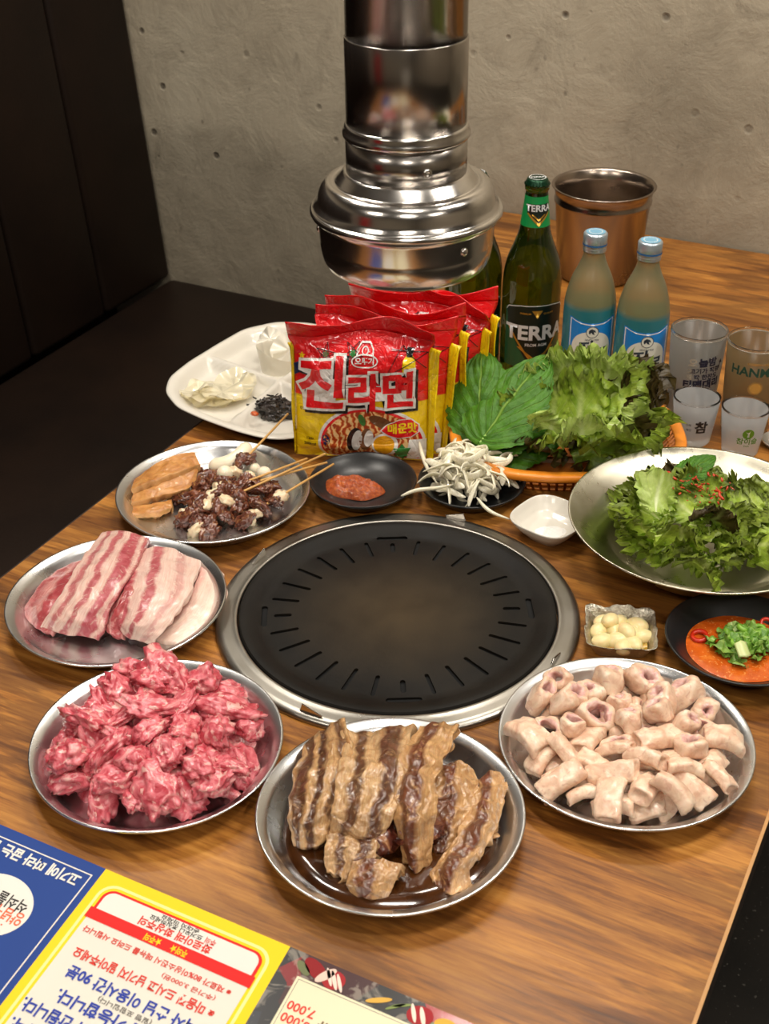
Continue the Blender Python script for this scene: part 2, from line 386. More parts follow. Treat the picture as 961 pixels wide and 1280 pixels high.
lampw = ['over the near end of the table', 'over the bench side of the table', 'over the open side of the table', 'added to brighten the back wall above the bottles', 'added to brighten the back wall far right', 'added to brighten the back wall above the bench', 'behind the photographer on the right', 'behind the photographer on the left', 'over the aisle']
for (x, y, sx, sy, p), wh in zip(LAMPS, lampw):
    t = thing('ceiling_light', 'flat white ceiling light panel ' + wh, 'ceiling light', (x, y, CEIL))
    bm = bmesh.new(); box(bm, -sx / 2 - .015, sx / 2 + .015, -sy / 2 - .015, sy / 2 + .015, -.05, .01)
    obj('housing', bm, plain('lamp_housing', '#2b2b2b', .4), t, False)
    obj('diffuser', bx(-sx / 2, sx / 2, -sy / 2, sy / 2, -.062, -.0505), LM, t, False)

# booth bench against the left
LEA = NT('dark_leatherette'); a = LEA.noise(LEA.coord(), 5, 4, .6); LEA.p(Base_Color=LEA.ramp(a, [(.3, '#120a06'), (.7, '#1c110a')]), Roughness=.5, Specular_IOR_Level=.2); LEA.bump(LEA.noise(LEA.coord(), 260, 3, .6), .25, .001); LEA = LEA.m
t = thing('booth_bench', 'dark brown leatherette booth bench with a tall panelled back', 'bench', (0, 0, 0))
obj('seat', bx(-1.08, -.56, -2.32, -.004, .40, .50, .018, 3), LEA, t)
obj('plinth', bx(-1.06, -.62, -2.30, -.004, 0, .40), LEA, t, False)
ys = [-.004, -.22, -.435, -.66, -1.05, -1.45, -1.85, -2.3]
for y1, y0 in zip(ys[:-1], ys[1:]):
    bm = bx(-.075, 0, y0 + .0015, y1 - .0015, .5, 1.55, .012, 3)
    for v in bm.verts: v.co.x += -1.076 - (v.co.z - .5) * .075
    obj('back_panel', bm, LEA, t)
obj('back_frame', bx(-1.35, -1.23, -2.3, -.004, 0, 1.5), LEA, t, False)

# red and white pieces added behind the camera only to reflect in the steel
RC = plain('red_lacquer', '#b3121c', .35)
t = thing('red_reflected_block', 'tall red block added behind the photographer to reflect in the steel pipe', 'reflected block', (-1.45, -4.2, 0))
obj('body', bx(-.35, .35, -.3, .3, .0, 1.75, .01), RC, t, False); obj('block_front', bx(-.33, .33, .301, .33, .06, 1.70, .006), RC, t, False)
t = thing('white_reflected_block', 'white waist high block added behind the photographer for a bright reflection in the pipe', 'counter', (1.15, -3.6, 0))
obj('body', bx(-.28, .28, -.25, .25, .0, 1.0, .006), plain('white_laminate', '#d9d5cc', .4), t, False); obj('block_cap', bx(-.30, .30, -.27, .27, 1.0, 1.03, .006), plain('grey_top', '#8a8781', .4), t, False)

# the table
t = thing('dining_table', 'wooden restaurant table with brown grain and thin dark edge', 'table', (0, 0, 0))
TX = .401; TY = -1.95
k = bx(-TX + .0015, TX - .0015, TY, -.003, T - .024, T); obj('tabletop', k, WOOD, t, False)
obj('edge_trim', bx(TX - .0015, TX + .0012, TY, -.003, T - .004, T - .0002), PALE, t, False)
obj('edge_band', bx(TX - .0015, TX + .001, TY, -.003, T - .034, T - .0042), DARK, t, False)
obj('edge_band', bx(-TX - .001, -TX + .0015, TY, -.003, T - .034, T - .0005), DARK, t, False)
for y in (-.35, -1.6):
    l = obj('leg', lathe([(0, 0), (.2, 0), (.2, .012), (.05, .03), (.04, .05), (.04, .69), (.12, .70), (.12, T - .024), (0, T - .024)], 32), plain('black_iron', '#0e0e0e', .5), t); l.location = (0, y, 0)
# stool on the open side
t = thing('stool', 'black padded round stool standing under the open table edge', 'stool', (.66, -1.18, 0))
obj('seat', lathe([(0, .40), (.16, .40), (.172, .41), (.175, .43), (.165, .455), (.12, .462), (0, .464)], 48), plain('black_vinyl', '#070707', .5), t)
obj('base', lathe([(0, 0), (.15, 0), (.155, .01), (.155, .39), (.15, .40), (0, .40)], 48), plain('black_drum', '#050505', .6), t)

# ------------------------------------------------------------------ grill set into the table
GX, GY = .0031, -1.1263
t = thing('table_grill', 'round black slotted grill plate in a steel ring set in the table', 'grill', (GX, GY, T), VR)
obj('outer_ring', lathe([(.160, .0005), (.182, .0005), (.1825, .003), (.180, .006), (.174, .0075), (.168, .0068), (.1635, .008), (.1612, .0085), (.160, .0075)], 128, True), RING, t)
k = NT('seasoned_iron'); v = k.coord(); a = k.noise(v, 22, 5, .6); b = k.noise(v, 260, 4, .6); g = k.n('TexGradient', {'gradient_type': 'SPHERICAL'}, Vector=k.coord('Object', (8.5, 8.5, 8.5))).outputs['Fac']
k.p(Base_Color=k.mix(g, k.ramp(a, [(.3, '#121110'), (.7, '#1d1a16')]), k.ramp(a, [(.3, '#33291b'), (.7, '#403423')])), Metallic=.0, Specular_IOR_Level=.14, Roughness=k.ramp(a, [(.3, .42), (.7, .6)])); k.bump(b, .3, .0006); IRON = k.m
prof = [(0, .0025), (.05, .0024), (.10, .0020), (.128, .0012), (.136, .0010), (.141, .0035), (.150, .0068), (.1545, .0078), (.1575, .0072), (.1588, .0052), (.1575, .0040), (.152, .0036), (.142, .0012), (.136, -.0012), (.10, -.0006), (0, 0)]
pl = obj('grill_plate', lathe([(r_, z_ + .002) for r_, z_ in prof], 128), IRON, t)
cut = bmesh.new()
def slot(ang, r0, r1, wd, tang=False):
    bm = bmesh.new(); L = (r1 - r0) / 2; n = 5; pts = []
    for s in (0, 1):
        for q in range(n + 1):
            a = (-PI / 2 if s == 0 else PI / 2) + PI * q / n; pts.append(((L - wd) * (1 if s == 0 else -1) + wd * math.cos(a), wd * math.sin(a)))
    vs0 = [bm.verts.new((x, y, -.02)) for x, y in pts]; vs1 = [bm.verts.new((x, y, .02)) for x, y in pts]
    bm.faces.new(vs0[::-1]); bm.faces.new(vs1)
    for i in range(len(pts)): bm.faces.new((vs0[i], vs0[(i + 1) % len(pts)], vs1[(i + 1) % len(pts)], vs1[i]))
    R = (r0 + r1) / 2
    bm.transform(Matrix.Rotation(ang, 4, 'Z') @ Matrix.Translation((R, 0, 0)) @ Matrix.Rotation(PI / 2 if tang else 0, 4, 'Z'))
    global cut; cut = merge(cut, bm)
for k4 in range(4):
    a0 = k4 * PI / 2 + .03
    slot(a0, .1335 - .017, .1335 + .017, .0030, True)
    slot(a0, .106, .124, .0026)
    for j in range(1, 7): slot(a0 + j * PI / 14 * 1.0, .097 + (.004 if j in (1, 6) else 0), .130, .0021)
bmesh.ops.recalc_face_normals(cut, faces=cut.faces)
cutter = obj('cutter', cut, None, t)
md = pl.modifiers.new('slots', 'BOOLEAN'); md.operation = 'DIFFERENCE'; md.solver = 'EXACT'; md.object = cutter
me = bpy.data.meshes.new_from_object(pl.evaluated_get(bpy.context.evaluated_depsgraph_get())); pl.modifiers.clear(); pl.data = me
bpy.data.objects.remove(cutter)
autosmooth(pl, 35)
obj('burner_pan', lathe([(0, -.0005 + .0006), (.1598, .0006), (.1598, .0001), (0, .0001)], 64), plain('burner_soot', '#040404', .9), t)
for ang, r, nm in ((-118, .176, 0), (67, .178, 0), (147, .171, 0), (-30, .171, 1)):
    a = math.radians(ang); bm = bx(-.011, .011, -.0006, .0006, .004, .014, .0004, 1); 
    if nm: bm = tube(bmesh.new(), [(-.010, 0, .006), (-.008, 0, .011), (.008, 0, .012), (.011, 0, .006)], .0011, 6)
    o = obj('rim_clip', bm, STEEL, t, False); o.location = (r * math.cos(a), r * math.sin(a), 0); o.rotation_euler = (0, math.radians(18), a + PI / 2)
    o['label'] = 'small bent steel clip'

# ------------------------------------------------------------------ exhaust hood over the grill
t = thing('exhaust_pipe', 'hanging stainless steel exhaust pipe with a round hood above the grill', 'exhaust hood', (GX + .0085, GY + .004, T), VR)
obj('pipe', lathe([(.0478, .5), (.0478, CEIL - T + .005), (.0462, CEIL - T + .005), (.0462, .5)], 96, True), PIPE, t)
obj('pipe_sleeve', lathe([(.0488, .489), (.0488, .562), (.0480, .5635), (.0478, .489)], 96, True), PIPE, t)
obj('bead', lathe([(.0480, .484), (.0506, .4845), (.0520, .4868), (.0518, .4895), (.0500, .4915), (.0505, .4935), (.0492, .496), (.0480, .496)], 96, True), STEEL, t)
obj('collar', lathe([(.0480, .456), (.0496, .456), (.0496, .485), (.0480, .485)], 96, True), PIPE, t)
hood = [(.0490, .4575), (.0515, .4570), (.0530, .4555), (.0585, .4490), (.0595, .4478), (.0610, .4482), (.0640, .4488), (.0675, .4475), (.0708, .4440), (.0730, .4390), (.0738, .4335), (.0745, .4305), (.0765, .4285), (.0772, .4265),
        (.0790, .4268), (.0804, .4255), (.0806, .4235), (.0798, .4215), (.0775, .4205), (.0745, .4190), (.0738, .4150), (.0732, .4000), (.0728, .3985), (.0730, .3970), (.0722, .3900), (.0705, .3830), (.0680, .3785), (.0650, .3765), (.0600, .3755), (.0590, .3765), (.0560, .385), (.0480, .43), (.0475, .457)]
obj('hood_bowl', lathe(hood, 128, True), STEEL, t)
obj('hood_filter', lathe([(0, .384), (.0600, .384), (.0600, .386), (0, .386)], 48), plain('filter_dark', '#151413', .5, 1.0), t)
o = obj('bolt', lathe([(0, .0000), (.0038, .0), (.004, .0012), (.0022, .002), (.0015, .0012), (0, .001)], 20), PALE and STEEL, t); a = math.radians(-72); o.location = (.0496 * math.cos(a), .0496 * math.sin(a), .468); o.rotation_euler = (0, PI / 2, a)
for a in (-52, 60, 180):
    a = math.radians(a); o = obj('bolt', lathe([(0, .0000), (.0034, .0), (.0036, .0012), (.002, .0024), (0, .0028)], 20), STEEL, t); o.location = (.0728 * math.cos(a), .0728 * math.sin(a), .407); o.rotation_euler = (0, PI / 2, a)

# ------------------------------------------------------------------ steel plates
def plate_mesh(R=.109, h=.024):
    p = [(0, .0016), (R * .70, .0016), (R * .78, .003), (R * .84, .0075), (R * .905, h * .74), (R * .93, h * .86), (R * .965, h * .93), (R * .985, h * .985), (R, h), (R * 1.005, h - .0016), (R * .995, h - .0028), (R * .98, h - .0022),
         (R * .93, h * .78), (R * .90, h * .66), (R * .83, .0055), (R * .775, .0012), (R * .70, 0), (0, 0)]
    bm = lathe(p, 112)
    for v in bm.verts:
        a = math.atan2(v.co.y, v.co.x); r = v.co.length
        v.co.z += .0006 * (v.co.z > .01) * math.sin(a * 3 + R * 90) ; v.co.x *= 1 + .003 * math.sin(a * 2)
    return bm
PLATES = dict(ribs=(.1275, -1.389), pink=(-.0905, -1.4055), belly=(-.2483, -1.2510), intest=(.2715, -1.2235), skew=(-.2747, -1.0349))
PLAB = dict(ribs='round steel plate of dark sauce under the marinated ribs', pink='round steel plate under the heap of raw pink meat', belly='round steel plate under the raw pork belly slices',
            intest='round steel plate under the pile of pale intestines', skew='round steel plate under the skewers and tan rind slabs')
pm = None
for kx, (x, y) in PLATES.items():
    if pm is None: o = obj('steel_plate', plate_mesh(), ALU); pm = o.data
    else: o = obj('steel_plate', pm, None)
    o.location = (x, y, T); o.rotation_euler = (0, 0, VR + {'ribs': 0, 'pink': 1, 'belly': 2.2, 'intest': 3, 'skew': 4}[kx]); tag(o, PLAB[kx], 'plate')

# ------------------------------------------------------------------ bottles
def bottle_R(prof):
    def f(z):
        if z <= prof[0][1]: return prof[0][0]
        for (r0, z0), (r1, z1) in zip(prof[:-1], prof[1:]):
            if z0 <= z <= z1: return r0 + (r1 - r0) * (z - z0) / max(z1 - z0, 1e-9)
        return prof[-1][0]
    return f
def cyl_map(Rf):
    def fn(x, y):
        R = Rf(y); a = x / max(R, .012)
        return (R * math.sin(a), -R * math.cos(a), y), (math.sin(a), -math.cos(a), 0)
    return fn
def cyl_part(name, bm, m, parent, Rf, eps, step=.003):
    return obj(name, conform(bm, cyl_map(Rf), eps, -step if step else None), m, parent)
def cyl_sheet(name, Rf, a0, a1, z0, z1, m, parent, eps, top=None, nz=14, na=60):
    def f(u, v):
        a = a0 + (a1 - a0) * u; zt = z1 if top is None else top(u, z1); z = z0 + (zt - z0) * v; R = Rf(z) + eps
        return (R * math.sin(a), -R * math.cos(a), z)
    return obj(name, grid(na, nz, f), m, parent)
GREENG = m_glass('green_glass', '#4a6210', .05, .92, 1.5, coat=.3, bump=.15)
TP = spl([(.0378, .004), (.0385, .03), (.0385, .09), (.0384, .122), (.0374, .138), (.0335, .157), (.0268, .174), (.0212, .190), (.0186, .204), (.0163, .222), (.0146, .238), (.0140, .2475)], 44)
TPf = [(0, .003), (.030, .001), (.036, .0015)] + TP + [(.0155, .248), (.0158, .2555), (.0135, .2565), (.013, .2575), (0, .2575)]
TR = bottle_R(TP)
LGREEN = NT('beer_label_green'); LGREEN.p(Base_Color=hexc('#0d5233'), Roughness=.4, Coat_Weight=.3); LGREEN = LGREEN.m
LDARK = plain('beer_label_dark', '#0a1a14', .4); GOLD = plain('gold_print', '#c79a3c', .35, .6); SILV = plain('silver_print', '#dcdfe0', .35, .2)
NGREEN = plain('neck_label_green', '#0f8a45', .4)
def lab(f2, dz=-.026, kx=1.08):
    for v in f2.verts: v.co.x *= kx; v.co.y = (v.co.y - .09) * 1.08 + .09 + dz
    return f2
def beer_bottle(label, x, y, rz):
    t = thing('beer_bottle', label, 'bottle', (x, y, T), rz)
    obj('glass_body', lathe(TPf, 64), GREENG, t)
    lb = cyl_sheet('front_label', TR, -1.18, 1.18, .016, .105, LGREEN, t, .0004, top=lambda u, z: z - .007 * (2 * u - 1) ** 4)
    # dark shield and silver border
    cyl_part('label_shield', lab(fill2d([[(-.040, .119), (-.036, .1235), (-.02, .126), (0, .1265), (.02, .126), (.036, .1235), (.040, .119), (.037, .100), (.013, .058), (0, .046), (-.013, .058), (-.037, .100)]])), LDARK, lb, TR, .0007)
    cyl_part('label_border', lab(merge(fill2d([[(-.0415, .1185), (-.037, .1245), (-.02, .1277), (0, .1282), (.02, .1277), (.037, .1245), (.0415, .1185), (.0405, .1185), (.0365, .1235), (.02, .1267), (0, .1272), (-.02, .1267), (-.0365, .1235), (-.0405, .1185)]]))), SILV, lb, TR, .0009)
    cyl_part('chevron', lab(merge(fill2d([[(-.037, .098), (-.034, .098), (-.0, .0495), (.034, .098), (.037, .098), (0, .0455)]]), fill2d([[(-.0235, .0735), (-.020, .0735), (0, .0575), (.020, .0735), (.0235, .0735), (0, .0545)]]), fill2d([[(-.0065, .1215), (.0065, .1215), (0, .1115)]]))), GOLD, lb, TR, .0010)
    cyl_part('lettering', lab(text2d('TERRA', .0255, .035, 0, .0915, sx=1.04)), SILV, lb, TR, .0012, .002)
    cyl_part('lettering', lab(text2d('FROM AGM', .0052, .02, 0, .0765)), SILV, lb, TR, .0012, .002)
    cyl_part('lettering', lab(merge(text2d('PREMIUM', .0032, .02, -.014, .1175), text2d('QUALITY', .0032, .02, .014, .1175))), GOLD, lb, TR, .0012, .002)
    nk = cyl_sheet('neck_label', TR, -PI, PI, .203, .2415, NGREEN, t, .0004, nz=8)
    cyl_part('neck_shield', fill2d([[(-.015, .2325), (.015, .2325), (.015, .2215), (0, .2055), (-.015, .2215)]]), LDARK, nk, TR, .0007)
    cyl_part('neck_chevron', merge(fill2d([[(-.015, .2205), (-.013, .2215), (0, .2085), (.013, .2215), (.015, .2205), (0, .2045)]]), fill2d([[(-.009, .2195), (-.0065, .2195), (0, .2135), (.0065, .2195), (.009, .2195), (0, .2110)]])), GOLD, nk, TR, .0010)
    cyl_part('lettering', text2d('TERRA', .0115, .03, 0, .2272, sx=.95), SILV, nk, TR, .0012, .002)
    bm = lathe([(0, .2625), (.011, .2622), (.0133, .261), (.0140, .2585), (.0158, .2555), (.0160, .2545), (.0140, .2545)], 63)
    for v in bm.verts:
        r = math.hypot(v.co.x, v.co.y)
        if r > .0139 and v.co.z < .257: s = 1 + .05 * math.sin(math.atan2(v.co.y, v.co.x) * 21); v.co.x *= s; v.co.y *= s
    cp = obj('bottle_cap', bm, plain('cap_green', '#123a25', .3, .6), t)
    o = obj('cap_print', merge(fill2d([ell2(0, 0, .0108, .0108), ell2(0, 0, .0098, .0098)]), text2d('TERRA', .0062, .03)), SILV, cp); o.location = (0, 0, .2628)
    return t
FACE = VR + .10
beer_bottle('green beer bottle standing in full view left of the steel bucket', -.0877, -.5469, FACE + .02)
beer_bottle('green beer bottle half hidden behind the noodle packs', -.1655, -.5600, FACE - .12)
SOJ = spl([(.0325, .004), (.0330, .03), (.0330, .09), (.0328, .118), (.0312, .136), (.0255, .158), (.0180, .175), (.0140, .186), (.0130, .194), (.0130, .198)], 40)
SOf = [(0, .003), (.026, .001), (.031, .0015)] + SOJ + [(.0125, .205), (0, .205)]
SR = bottle_R(SOJ)
SOJG = m_glass('frosted_soju_glass', '#b9ad80', .32, .72, 1.4, col2='#3aa7c4', z0=.1235, z1=.1315, coat=.3)
CAPM = plain('soju_cap_metal', '#b9c6cf', .3, .7); BLUE = plain('label_blue', '#1683d6', .4, Coat_Weight=.3); CREAM = plain('label_cream', '#dfe0d4', .5); INK = plain('ink', '#23303c', .5)
def soju_bottle(label, x, y, rz):
    t = thing('soju_bottle', label, 'bottle', (x, y, T), rz)
    obj('glass_body', lathe(SOf, 64), SOJG, t)
    lb = obj('front_label', conform(fill2d([[(-.031, .030), (.031, .030), (.031, .116), (.0285, .116), (.015, .1115), (0, .110), (-.015, .1115), (-.0285, .116), (-.031, .116)]]), cyl_map(SR), .0004, .003), BLUE, t)
    o = [(-.0295, .0315), (.0295, .0315), (.0295, .1145), (.0285, .1145), (.015, .1100), (0, .1085), (-.015, .1100), (-.0285, .1145), (-.0295, .1145)]
    cyl_part('label_border', fill2d([o, [(x_ * .955, y_ - .0013 if y_ > .1 else y_ + .0013) for x_, y_ in o]]), WHP, lb, SR, .0007)
    cyl_part('label_panel', fill2d([rr2(-.0255, .0255, .04, .0985, .022, 8)]), CREAM, lb, SR, .0008)
    cyl_part('badge', merge(fill2d([ell2(0, .0985, .0078, .0078)])), CREAM, lb, SR, .0010)
    cyl_part('badge_ring', merge(fill2d([ell2(0, .0985, .0078, .0078), ell2(0, .0985, .0070, .0070)]), fill2d([[(-.0045, .0975), (-.0042, .1010), (-.001, .1030), (.003, .1015), (.0045, .0980), (.0015, .0990), (.003, .0950), (.0, .0960), (-.0015, .0985), (-.003, .0955)]])), INK, lb, SR, .0012)
    cyl_part('lettering', text2d('SINCE 1924', .0034, .01, 0, .0878), INK, lb, SR, .0012, .002)
    cyl_part('lettering', merge(text2d('진', .022, .03, -.008, .074, .15, shear=.2), text2d('로', .022, .03, .010, .066, .1, shear=.2)), INK, lb, SR, .0012, .002)
    bm = lathe([(.0128, .1935), (.0142, .194), (.0145, .1955), (.0142, .1968), (.0146, .1975), (.0146, .199), (.0143, .200), (.0148, .2008), (.0148, .2155), (.0138, .2172), (.0120, .2178), (0, .2180)], 72)
    for v in bm.verts:
        if .2007 < v.co.z < .2156: a = math.atan2(v.co.y, v.co.x); s = 1 + .012 * math.sin(a * 36); v.co.x *= s; v.co.y *= s
    cp = obj('screw_cap', bm, CAPM, t)
    o = obj('cap_disc', fill2d([ell2(0, 0, .0118, .0118)]), plain('cap_blue', '#7fb6d4', .35, .3), cp); o.location = (0, 0, .2182)
    o = obj('cap_line', fill2d([ell2(0, 0, .0085, .0085), ell2(0, 0, .0078, .0078)]), WHP, cp); o.location = (0, 0, .2184)
    cyl_part('cap_band', fill2d([[(-.045, .2025), (.045, .2025), (.045, .2045), (-.045, .2045)]]), plain('cap_blue_band', '#2f6fb0', .35, .3), cp, lambda z: .0149, .0003, .002)
    return t
soju_bottle('cloudy soju bottle with blue label beside the green beer bottle', .0046, -.5815, FACE - .10)
soju_bottle('cloudy soju bottle with blue label nearer the beer glasses', .0735, -.5800, FACE - .05)

# ------------------------------------------------------------------ steel bucket
bk = [(0, .001), (.058, .001), (.062, .004), (.0715, .116), (.0735, .118), (.0738, .122), (.0725, .124), (.0745, .140), (.0775, .1415), (.0788, .1425), (.0780, .1438), (.0755, .1432), (.0730, .141), (.0708, .124), (.0698, .117), (.0600, .006), (.0560, .004), (0, .004)]
o = obj('steel_bucket', lathe(bk, 96), BUCKET); o.location = (-.1104, -.198, T); tag(o, 'brushed steel bucket standing behind the bottles near the concrete wall', 'bucket')

# ------------------------------------------------------------------ glasses
FROST = m_glass('frosted_tumbler', '#f2efe6', .28, .93, 1.25); FROST2 = m_glass('amber_frosted_tumbler', '#e8c890', .28, .93, 1.25); FROST3 = m_glass('frosted_shot', '#f4f6f6', .36, .86, 1.3)
CLEARRIM = m_glass('clear_rim', '#ffffff', .03, 1.0, 1.45)
def tumbler(name, label, cat, x, y, rz, R0, R1, H, m, th=.0018, base=.006, group=None):
    t = thing(name, label, cat, (x, y, T), rz, group)
    p = [(0, .0005), (R0 - .002, .0005), (R0, .003), (R0 + (R1 - R0) * .96, H * .965), (R0 + (R1 - R0) * .96 - th, H * .965), (R0 - th, base + .003), (R0 - th - .003, base), (0, base)]
    obj('glass_wall', lathe(p, 72), m, t)
    a = R0 + (R1 - R0) * .96
    obj('clear_lip', lathe([(a, H * .965), (R1, H - .0008), (R1 - th * .5, H), (R1 - th, H - .0008), (a - th, H * .965)], 72, True), CLEARRIM, t)
    return t, (lambda z: R0 + (R1 - R0) * z / H)
NAVY = plain('navy_print', '#1d1c33', .5); PALEP = plain('pale_print', '#b9ac98', .5)
t, Rf = tumbler('beer_glass', 'frosted beer glass with dark Korean slogan beside the soju bottle', 'glass', .1486, -.5919, VR + .10, .0285, .0345, .122, FROST)
b1 = merge(text2d('늘밤', .0125, .045, .004, .0905, .06), text2d('고기가 적힘', .0078, .035, .002, .0795, .06), text2d('딱 한잔도', .0078, .035, .004, .0710, .06), text2d('티맵대리', .0130, .05, 0, .0600, .06), fill2d([[(.019, .0790), (.0215, .0800), (.0235, .0870), (.0260, .0862), (.0238, .0925), (.0195, .0885), (.0218, .0878), (.0198, .0820)]]))
cyl_part('printed_slogan', b1, NAVY, t, Rf, .0003, .002)
cyl_part('pale_print', merge(text2d('오', .0125, .02, -.0140, .0895, .06), text2d('그', .0075, .02, -.0170, .0785, .06), text2d('에', .0075, .02, -.0165, .0700, .06)), PALEP, t, Rf, .0003, .002)
t, Rf = tumbler('beer_glass', 'frosted amber beer glass with green HANMAC lettering at the right edge', 'glass', .2181, -.5911, VR - .06, .0285, .0345, .122, FROST2)
cyl_part('lettering', text2d('HANMAC', .0165, .025, .001, .0915), plain('bottle_green_print', '#1f4a3a', .5), t, Rf, .0003, .002)
cyl_part('small_lettering', merge(text2d('KOREAN LAGER', .0042, .02, .001, .1030), fill2d([ell2(-.001, .071, .0085, .0085), ell2(-.001, .071, .0078, .0078)]), fill2d([ell2(-.001, .071, .0070, .0070)])), plain('gold_glass_print', '#c9913e', .5), t, Rf, .0003, .002)
t, Rf = tumbler('soju_glass', 'small frosted shot glass printed with one black Korean syllable', 'shot glass', .1690, -.6500, VR, .0215, .0285, .062, FROST3, .0022, .010)
cyl_part('lettering', text2d('참', .0175, .035, .003, .030), BLACK, t, Rf, .0003, .002)
cyl_part('small_lettering', merge(text2d('진짜', .0038, .01, -.0125, .0335), text2d('깨끗', .0038, .01, -.0115, .0265)), BLACK, t, Rf, .0003, .002)
t, Rf = tumbler('soju_glass', 'small frosted shot glass with green round emblem and green lettering', 'shot glass', .2280, -.6510, VR, .0215, .0285, .062, FROST3, .0022, .010)
GRP = plain('grass_green_print', '#5c8f1e', .5)
cyl_part('lettering', merge(text2d('참이슬', .0092, .02, 0, .0265), text2d('fresh', .0032, .01, 0, .0205)), GRP, t, Rf, .0003, .002)
cyl_part('emblem', fill2d([ell2(0, .0375, .0068, .0068), [(-.0012, .0330), (-.0006, .038), (-.0035, .0405), (.0002, .0395), (.0022, .0425), (.0012, .038), (.0016, .0330)]]), GRP, t, Rf, .0003, .002)

# ------------------------------------------------------------------ raw pork belly slices
BELLY = m_striped('raw_belly', '#e6c9bb', '#d9aa9c', '#a63a46', '#c0626a', [(.0, .1), (.10, .1), (.15, .8), (.21, .8), (.25, .05), (.36, .05), (.40, .9), (.48, .9), (.52, .1), (.62, .1), (.67, 1.0), (.84, 1.0), (.88, .2), (.92, .2), (.96, .9), (1.0, .9)], .36, .10, .25, .25, .2, .5)
BELLY2 = m_striped('raw_belly_right', '#e8cdbf', '#dfb8a9', '#a83e48', '#c46a70', [(.0, 1.0), (.14, 1.0), (.19, .2), (.32, .1), (.37, .95), (.46, .95), (.51, .1), (.68, .05), (.73, .45), (.79, .45), (.84, .05), (1.0, 0.0)], .36, .09, .25, .25, .2, .5)
LEANM = m_striped('raw_belly_lean', '#dcb0a6', '#cc827e', '#96282f', '#b0464e', [(.0, .5), (.12, .9), (.3, .2), (.42, .95), (.8, .9), (1.0, .4)], .34, .16, .2, .3, .2, .5)
FATM = m_striped('raw_fat', '#ead2c3', '#e2c0ae', '#cd7876', '#d89690', [(.0, .6), (.12, .5), (.25, .05), (.45, .2), (.55, .0), (1.0, 0.0)], .36, .08, .2, .25, .2, .3)
def tslab(name, rows, m, label, group=None, **kw):
    o = slab(name, rows, m, **kw); return tag(o, label, 'meat', group)
tslab('pork_belly_slice', [[(92, 700, .016), (108, 700, .022), (120, 702, .024)], [(58, 722, .018), (80, 728, .026), (100, 735, .026)], [(35, 748, .016), (58, 760, .024), (78, 770, .020)], [(26, 768, .006), (45, 785, .008), (66, 795, .006)]],
      LEANM, 'dark pink lean belly slice sticking out at the left of its plate', seed=3, amp=.0025, thick=.007)
tslab('pork_belly_slice', [[(128, 664, .024), (157, 662, .030), (187, 672, .026)], [(104, 693, .038), (136, 697, .044), (172, 704, .038)], [(84, 727, .038), (114, 738, .044), (150, 742, .036)], [(62, 762, .026), (94, 772, .030), (136, 775, .024)], [(48, 785, .010), (84, 795, .010), (122, 800, .010)]],
      BELLY, 'streaky raw pork belly slice folded at the left middle of its plate', seed=5, amp=.0022, thick=.009, nu=44, nv=30)
tslab('pork_belly_slice', [[(252, 700, .014), (266, 705, .012), (279, 716, .010)], [(246, 722, .020), (266, 735, .016), (283, 745, .010)], [(222, 760, .018), (245, 772, .014), (264, 778, .008)], [(182, 793, .010), (205, 800, .008), (225, 806, .005)]],
      FATM, 'pale fatty pork belly slice lying at the right edge of its plate', seed=8, amp=.002, thick=.009)
tslab('pork_belly_slice', [[(150, 742, .030), (160, 732, .036), (170, 728, .036)], [(140, 758, .026), (152, 752, .032), (164, 750, .034)], [(132, 775, .018), (142, 772, .022), (154, 772, .024)], [(134, 792, .010), (142, 796, .010), (152, 798, .010)]],
      LEANM, 'small curled lean flap of belly in the middle of its plate', seed=12, amp=.003, thick=.006)
tslab('pork_belly_slice', [[(162, 690, .020), (206, 682, .030), (252, 699, .020)], [(154, 712, .030), (200, 716, .040), (244, 728, .030)], [(152, 740, .032), (190, 748, .040), (228, 760, .030)], [(146, 768, .024), (174, 780, .030), (205, 788, .022)], [(143, 784, .014), (162, 799, .012), (188, 807, .010)]],
      BELLY2, 'broad pale streaky belly slice on the right half of its plate', seed=17, amp=.0022, thick=.010, nu=44, nv=30)

# ------------------------------------------------------------------ heap of raw pink meat
PINK = m_meat('raw_pink_meat', [(.30, '#992430'), (.42, '#bf4552'), (.52, '#d66d77'), (.62, '#e39495'), (.74, '#ebb5af')], .75, .32, (1, 1, 1), ('#e8bcb2', .58, .75), .10, .40, .45, 2.2)
def lump_meshes(pref, n, m, dims, amp, sub=3, ridge=.3, flat=.25, seed=0):
    out = []
    for i in range(n):
        rs = random.Random(seed + i); sx, sy, sz = (rs.uniform(*d) for d in dims)
        bm = blob(seed + i, sx, sy, sz, amp, 2.2, sub, ridge, flat)
        me = bpy.data.meshes.new(pref); bm.to_mesh(me); bm.free(); me.polygons.foreach_set('use_smooth', [True] * len(me.polygons)); me.materials.append(m); out.append(me)
    return out
def scatter(name, label, cat, group, meshes, pile, cx, cy, seed, tilt=.6, z0=0.0, refr=None, parent=None, zs=(.9, 1.1)):
    rs = random.Random(seed); out = []
    for i, (x, y, z, r) in enumerate(pile):
        o = bpy.data.objects.new(name, meshes[i % len(meshes)] if refr is None else rs.choice(meshes)); COL.objects.link(o)
        a = VR; o.location = (cx + x * math.cos(a) - y * math.sin(a), cy + x * math.sin(a) + y * math.cos(a), T + z0 + z)
        o.rotation_euler = (rs.uniform(-tilt, tilt), rs.uniform(-tilt, tilt), rs.uniform(0, 2 * PI))
        s = r / refr if refr else 1; o.scale = (s, s, s * rs.uniform(*zs))
        if parent: o.parent = parent
        else: tag(o, label if len(pile) < 5 else label + ' ' + sect(x, y, .095), cat, group)
        out.append(o)
    return out
